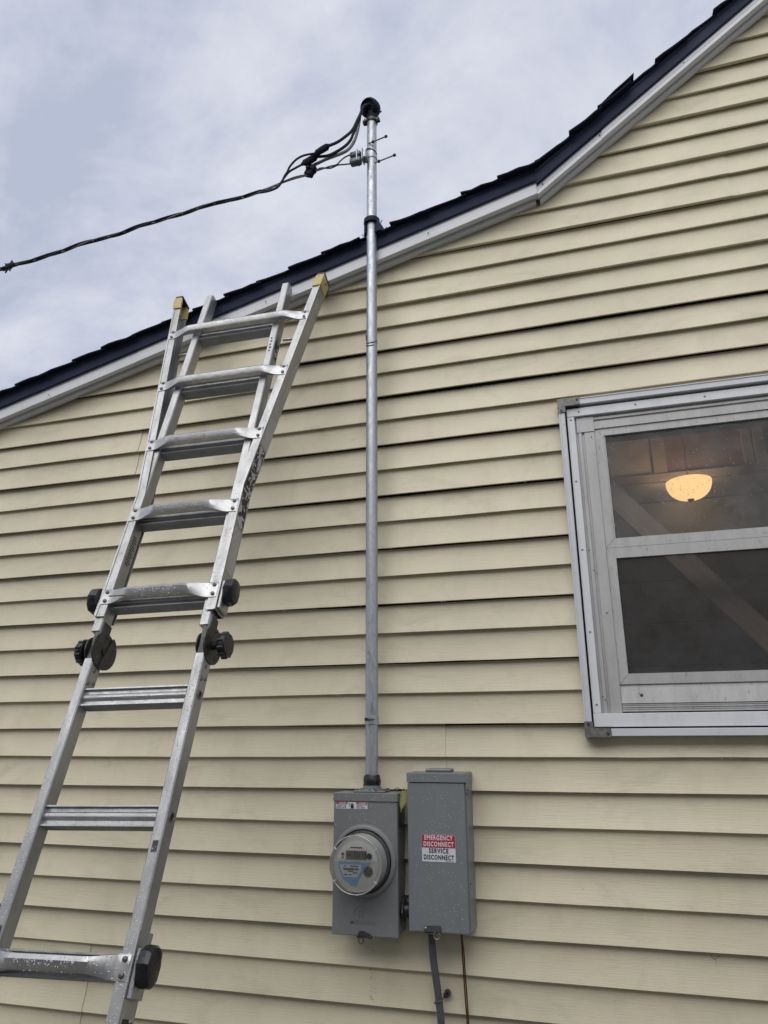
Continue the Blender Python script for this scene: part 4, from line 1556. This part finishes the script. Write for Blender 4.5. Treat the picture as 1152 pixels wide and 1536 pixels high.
IN0, IN1 = .155, .184
IX = {0: -.008, 1: .002}
ZTOP, ZFOOT = .252, -3.43
H_UP, H_LO = -1.326, -1.413      # ends of the aluminium at the hinges


def inner_rail(s, z0, z1, off, top_round=False):
    b_ = MB()
    w0, w1 = sorted((s * IN0 + off, s * IN1 + off))
    y0, y1 = .006, .053
    c = .003
    poly = [(w0 + c, y0), (w1 - c, y0), (w1, y0 + c), (w1, y1 - c), (w1 - c, y1), (w0 + c, y1), (w0, y1 - c), (w0, y0 + c)]
    rings = [[(p, q, z) for p, q in poly] for z in (z0, z1 - (.012 if top_round else 0))]
    if top_round:
        for t_, dz in ((.10, .006), (.28, .010), (.5, .012)):
            rings.append([(p, y0 + (q - y0) * (1 - t_) + (y1 - y0) * t_ * .5, z1 - .012 + dz) for p, q in poly])
    b_.loft(rings)
    return b_.build('inner_rail', 'alu', lad)


for s_ in (-1, 1):
    inner_rail(s_, H_UP, ZTOP, IX[0], True)
    inner_rail(s_, -2.95, H_LO, IX[1])


def outer_rail(s, zs):
    """open channel facing inwards, bending where the ladder flares"""
    b_ = MB()
    t_ = .003
    rings = []
    for z in zs:
        c_ = s * hb(z)
        o_, i_ = c_ + s * .0150, c_ - s * .0150
        ow = o_ - s * t_
        rings.append([(i_, 0, z), (o_ - s * .006, 0, z), (o_ - s * .005, -.0022, z), (o_, -.0022, z), (o_, .0585, z), (i_, .0585, z), (i_, .0560, z), (ow, .0560, z),
                      (ow, .036, z), (ow - s * .002, .035, z), (ow - s * .002, .024, z), (ow, .023, z), (ow, .003, z), (i_, .003, z)])
    b_.loft(rings)
    return b_.build('outer_rail', 'alu', lad)


BEND = -2.72 * FT
BEND2 = -8.3 * FT
for s_ in (-1, 1):
    outer_rail(s_, [-1.283, -1.05, BEND - .03, BEND, BEND + .03, -.4, 0, .195])
    outer_rail(s_, [ZFOOT + .05, -3.0, BEND2, -2.3, -2.065])


def inner_rung(z, off):
    prof = [(.004, -.0245), (.004, -.0205), (.013, -.0195)]
    for a_ in range(-70, 71, 20):
        prof.append((.017 - .0115 * math.cos(R(a_)), .0110 * math.sin(R(a_))))
    prof += [(.013, .0195), (.004, .0205), (.004, .0240), (.044, .0240), (.044, .021)]
    prof += [(.040, -.021)]
    for i_ in range(9):
        y_ = .044 - i_ * .0045
        prof += [(y_, -.0255), (y_ - .0012, -.0238)]
    prof = [(p + .010, q) for p, q in prof]
    b_ = MB()
    b_.loft([[(x_, p, q + z) for p, q in prof] for x_ in (-IN0 + off - .0005, IN0 + off + .0005)])
    return b_.build('rung', 'alu_rung', lad)


def outer_rung(z):
    h_ = hb(z)
    secs = [(h_ + .010, -.0034, -.0002, .0255), (h_ - .014, -.0036, -.0002, .0252)]
    for i_ in range(1, 9):
        t_ = i_ / 8
        e_ = t_ * t_ * (3 - 2 * t_)
        secs.append((h_ - .014 - .075 * t_, -.0036 - .0274 * e_, -.0002 - .0043 * e_, .0252 - .0092 * e_))
    full = secs + [(-a_, b_, c_, d_) for a_, b_, c_, d_ in reversed(secs)]
    bb_ = MB()
    rings = []
    for x_, yf, yb, hh in full:
        dy = (yb - yf) * .22
        ring = [(x_, yf + dy * .9, z - hh * .6), (x_, yf, z + hh * .25), (x_, yf + dy * .8, z + hh * .85), (x_, yb, z + hh), (x_, yb, z + hh - .003), (x_, yb - dy * .2, z + hh - .004),
                (x_, yb - dy * .2, z - hh + .004), (x_, yb, z - hh + .003), (x_, yb, z - hh), (x_, yf + dy * 1.6, z - hh * .97)]
        rings.append(ring)
    bb_.loft(rings)
    o_ = bb_.build('rung', 'alu_rung', lad, True, 38)
    for s in (-1, 1):
        for dz in (-.0145, .0145):
            b2 = MB()
            b2.lathe((s * (h_ - .003), -.0034, z + dz), (0, -1, 0), [(.0060, 0), (.0055, .0028), (.0030, .0042)], 12)
            b2.build('bolt', 'rungbolt', o_, True)
    return o_


for k in range(0, 5):
    outer_rung(-k * FT)
    inner_rung(-k * FT - .006, IX[0])
for k in (5, 6, 7, 8, 9):
    inner_rung(-k * FT, IX[1])
for k in (7, 8, 9, 10):
    outer_rung(-k * FT)
# swaged rung ends showing on the outside of the rails
for z, off, s_ in ((-5 * FT, IX[1], 1), (-6 * FT, IX[1], 1), (-5 * FT, IX[1], -1), (-6 * FT, IX[1], -1)):
    b = MB()
    b.lathe((s_ * IN1 + off, .028, z), (s_, 0, 0), [(.0125, -.0005), (.0125, .001), (.0110, .0025), (.0088, .0020), (.0080, -.0004)], 20, cap=False)
    o = b.build('swaged_ring', 'rivet', lad, True)
    b = MB()
    b.lathe((s_ * IN1 + off + s_ * .0003, .028, z), (s_, 0, 0), [(.0082, 0), (.0082, .0004)], 18)
    b.build('tube_bore', 'ink', o)
# rung braces near the top
for s_ in (-1, 1):
    h_ = hb(.02)
    b = MB()
    b.tube([(s_ * (h_ - .012), .048, .095), (s_ * (IN1 + .004), .034, .030)], .0065, 10)
    b.build('brace', 'alu', lad, True)
    b = MB()
    b.tube([(s_ * (hb(-.08) - .012), .050, -.072), (s_ * (IN1 + .002), .046, -.072)], .0065, 10)
    b.build('brace', 'alu', lad, True)
# yellow end caps
for s_ in (-1, 1):
    b = MB()
    rings = []
    for z, g_ in ((.176, 0), (.186, .0012), (.228, .0012), (.246, -.001), (.256, -.006)):
        c_ = s_ * hb(z)
        o_, i_ = c_ + s_ * (.0170 + g_), c_ - s_ * (.0170 + g_)
        y0, y1 = -.005 - g_, .060 + g_
        if s_ < 0:
            yin = .010
        else:
            yin = .010
        ow = o_ - s_ * .006
        rings.append([(i_, y0, z), (o_, y0, z), (o_, y1, z), (i_, y1, z), (i_, y1 - .006, z), (ow, y1 - .006, z), (ow, y0 + .008, z), (i_, y0 + .008, z)])
    b.loft(rings)
    cap_ = b.build('end_cap', 'yellow', lad)
    b = MB()
    c_ = s_ * hb(.25)
    b.box(c_ - .017, c_ + .017, -.003, .0635, .252, .2625, .004, 2)
    b.box(c_ - .0165, c_ + .0165, .0575, .0660, .180, .2535, .003)
    b.build('cap_pad', 'black', cap_, True)
    b = MB()
    b.lathe((c_ + s_ * .0178 - s_ * .0015, .024, .212), (s_, 0, 0), [(.0045, 0), (.003, .003)], 10)
    b.build('cap_rivet', 'boltdark', cap_)
    # feet at the other end
    b = MB()
    c_ = s_ * hb(ZFOOT)
    b.box(c_ - .022, c_ + .022, -.008, .066, ZFOOT, ZFOOT + .09, .006, 2)
    b.build('foot', 'black', lad)

# hinges
for s_ in (-1, 1):
    xo = IX[1]
    xc = s_ * .1695 + xo
    b = MB()
    b.box(xc - .0115, xc + .0115, .009, .049, H_LO - .03, H_UP + .03, .002)
    arm = b.build('hinge_arm', 'blackmetal', lad)
    b = MB()
    dcx = xc + s_ * (.0165 if s_ > 0 else .0150)
    cc = Vector((xc, .036, -1.378))
    b.lathe(cc + Vector((.0125, 0, 0)), (1, 0, 0), [(.050, 0), (.053, .0012), (.053, .0045), (.051, .0058)], 40)
    ro = .017 if s_ > 0 else .012
    b.lathe(cc - Vector((.0125, 0, 0)), (-1, 0, 0), [(.050 - ro, 0), (.053 - ro, .0012), (.053 - ro, .0045), (.051 - ro, .0058)], 40)
    disc = b.build('hinge_disc', 'blackmetal', lad, True, 30)
    if s_ < 0:        # the inner face shows the crescent ratchet plate
        b = MB()
        pts = [(cc.y + .054 * math.cos(R(a_)), cc.z + .054 * math.sin(R(a_))) for a_ in range(-95, 66, 10)] + [(cc.y + .020, cc.z + .040), (cc.y + .008, cc.z + .005), (cc.y - .002, cc.z - .030)]
        b.loft([[(cc.x + .0185, p, q) for p, q in pts], [(cc.x + .0235, p, q) for p, q in pts]])
        b.build('ratchet_plate', 'blackmetal', disc)
        b = MB()
        b.lathe(cc + Vector((.0182, 0, -.002)), (1, 0, 0), [(.010, 0), (.010, .003), (.005, .0035)], 16)
        b.build('hinge_pin', 'black', disc)
    for a_ in (25, 95, 165, 235, 305):
        b = MB()
        b.lathe(cc + Vector((s_ * .0185 if s_ > 0 else .0238, .036 * math.cos(R(a_)), .040 * math.sin(R(a_)))), (1, 0, 0), [(.0035, 0), (.002, .002)], 8)
        b.build('rivet', 'boltdark', disc)
    # knob
    b = MB()
    kc = cc + Vector((s_ * (.019 if s_ > 0 else .010), 0, -.001))
    b.lathe(kc, (s_, 0, 0), [(.012, 0), (.010, .010), (.012, .022)], 16)
    ring_p = [(.020, .0225), (.030, .0235), (.0345, .028), (.0345, .042), (.031, .046), (.0, .047)]
    b.lathe(kc, (s_, 0, 0), ring_p, 20)
    for i_ in range(10):
        a_ = R(i_ * 36)
        b.lathe(kc + Vector((s_ * .026, .0325 * math.cos(a_), .0325 * math.sin(a_))), (s_, 0, 0), [(.005, 0), (.0055, .002), (.0055, .014), (.004, .017)], 8)
    b.build('hinge_knob', 'black', lad, True, 45)
    # rivets on the rails above and below
    for (z, ys) in ((H_LO - .030, (.028,)), (H_LO - .062, (.040,)), (H_LO - .070, (.018,)), (H_UP + .018, (.016, .038))):
        for y_ in ys:
            off = IX[1] if z < H_LO else IX[0]
            for side in (1,):
                xs = (s_ * IN0 + off) if s_ < 0 else (s_ * IN1 + off)
                b = MB()
                b.lathe((xs, y_, z), (1, 0, 0), [(.0062, -.0004), (.0058, .0018), (.003, .0032)], 12)
                b.build('rail_rivet', 'rivet', lad, True)
    # sleeve where upper section grips
# lock levers on the outer rails
def lever(s, z):
    b_ = MB()
    x0 = s * (hb(z) + .0150)
    b_.box(min(x0, x0 + s * .010), max(x0, x0 + s * .010), .004, .056, z - .055, z + .035, .002)
    b_.build('lever_bracket', 'alu', lad)
    b_ = MB()
    outl = [(-.014, .006), (-.008, .030), (.010, .043), (.030, .044), (.046, .036), (.052, .006), (.048, -.022), (.034, -.036), (.012, -.036), (-.004, -.022)]
    rings = []
    for f, sc, dy in ((.010, .80, 0), (.014, .95, 0), (.022, 1.0, 0), (.034, .98, -.002), (.041, .86, -.003), (.044, .62, -.004)):
        rings.append([(x0 + s * f, .022 + (p - .020) * sc + dy, z + q * sc) for p, q in outl])
    b_.loft(rings)
    return b_.build('lock_lever', 'black', lad, True, 28)


for s_ in (-1, 1):
    lever(s_, -1.222)
    lever(s_, -2.132)

# worn stickers on the right outer rail, following the bent web
def sticker(s, z0, z1, y0, y1, mat, name, label=None):
    b_ = MB()
    rings = []
    n_ = 8
    for i_ in range(n_ + 1):
        z = z0 + (z1 - z0) * i_ / n_
        x_ = s * (hb(z) + .0150) + s * .0004
        rings.append([(x_, y0, z), (x_, y1, z), (x_ + s * .0003, y1, z), (x_ + s * .0003, y0, z)])
    b_.loft(rings)
    o_ = b_.build(name, mat, lad)
    if label:
        o_['label'] = label


sticker(1, -.98, -.66, .004, .053, 'sticker', 'warning_sticker', 'torn black and white warning sticker on the right rail')
sticker(1, -1.150, -.99, .004, .053, 'label_worn', 'paper_label')
sticker(1, -.655, -.53, .006, .054, 'label_worn', 'paper_label')
sticker(1, -2.46, -2.22, .004, .05, 'sticker', 'warning_sticker')
# dark mark on the inner right rail, printed stamp on the inner left rail, worn print near the top
b = MB()
b.box(IN1 + IX[0] + .0002, IN1 + IX[0] + .0006, .012, .046, -.20, -.105)
b.build('black_sticker', 'sticker', lad)
b = MB()
rnd = random.Random(21)
for i_ in range(5):
    z = -.10 - i_ * .018
    b.box(IN0 + IX[0] + .010, IN0 + IX[0] + .010 + rnd.uniform(.004, .010), .0052, .0062, z - rnd.uniform(.005, .012), z)
b.build('worn_print', 'ink', lad)
b = MB()
for i_ in range(13):
    z = -.985 - i_ * .0085
    b.box(-IN0 + IX[0] - .0003, -IN0 + IX[0] + .0004, .016 + .002 * (i_ % 2), .034 + .004 * ((i_ * 7) % 3), z - .0045, z)
b.build('stamped_print', 'blackmetal', lad)
b = MB()
b.box(-.145, -.085, -.0300, -.0235, -4 * FT - .0148, -4 * FT - .0142)
b.build('yellow_tag', 'yellow', lad)
b = MB()
b.box(IN1 + IX[1] - .020, IN1 + IX[1] - .006, .0052, .0060, -1.91, -1.885)
b.build('scuff_mark', 'blackmetal', lad)

# water beads on the ladder
b = MB()
rnd = random.Random(31)
for _ in range(900):
    s_ = rnd.choice((-1, 1))
    z = rnd.uniform(-2.4, .17)
    if H_LO < z < -1.29:
        continue
    if z > -1.28 or z < -2.07:
        bead(b, (s_ * hb(z) + rnd.uniform(-.013, .007), -.0003, z), (0, -1, 0), rnd.choice((.0007, .0010, .0015)))
    else:
        off = IX[1]
        bead(b, (s_ * (IN0 + rnd.uniform(.004, .026)) + off, .0057, z), (0, -1, 0), rnd.choice((.0007, .0010, .0015)))
for k in (0, 1, 2, 3, 4, 7):
    h_ = hb(-k * FT) - .1
    for _ in range(60):
        zz_ = rnd.uniform(-.008, .003)
        bead(b, (rnd.uniform(-h_, h_), -.0310 + (.004 - zz_) * .42, -k * FT + zz_), (0, -1, -.4), rnd.choice((.0008, .0011, .0015)))
    for _ in range(14):
        bead(b, (rnd.uniform(-h_, h_), rnd.uniform(-.022, -.008), -k * FT - .0155), (0, -.3, -1), .002)
tag(b.build('raindrops', 'drop_bright', lad, True), kind='stuff')

# ================================================================== ADDED SHADING HOUSE (unseen, put behind the camera to darken the wall's foot)
NL_ = (0.5, -7.6, 0)
nb = thing('added_shading_house', NL_, 'plain grey house added unseen behind the viewer to shade the lower wall', 'house')
NY, NH = -7.6, 5.4
b = MB()
b.box(-9, 10, NY - 7, NY, 0, NH)
part(b, 'wall', 'nwall', nb, NL_)
b = MB()
b.extr([(NY + .45, NH + .02), (NY + .45, NH + .18), (NY - 3.5, NH + 1.6), (NY - 7.45, NH + .18), (NY - 7.45, NH + .02)], 0, -9.4, 10.4)
part(b, 'roof', 'nroof', nb, NL_)
for x_ in (-5, -1.5, 3, 6.5):
    b = MB()
    b.box(x_ - .5, x_ + .5, NY + .001, NY + .06, 1.2, 2.6, .01)
    w_ = part(b, 'window', 'wstrip', nb, NL_)
    b = MB()
    b.box(x_ - .42, x_ + .42, NY + .061, NY + .065, 1.28, 2.52)
    b.build('pane', 'ink', w_)
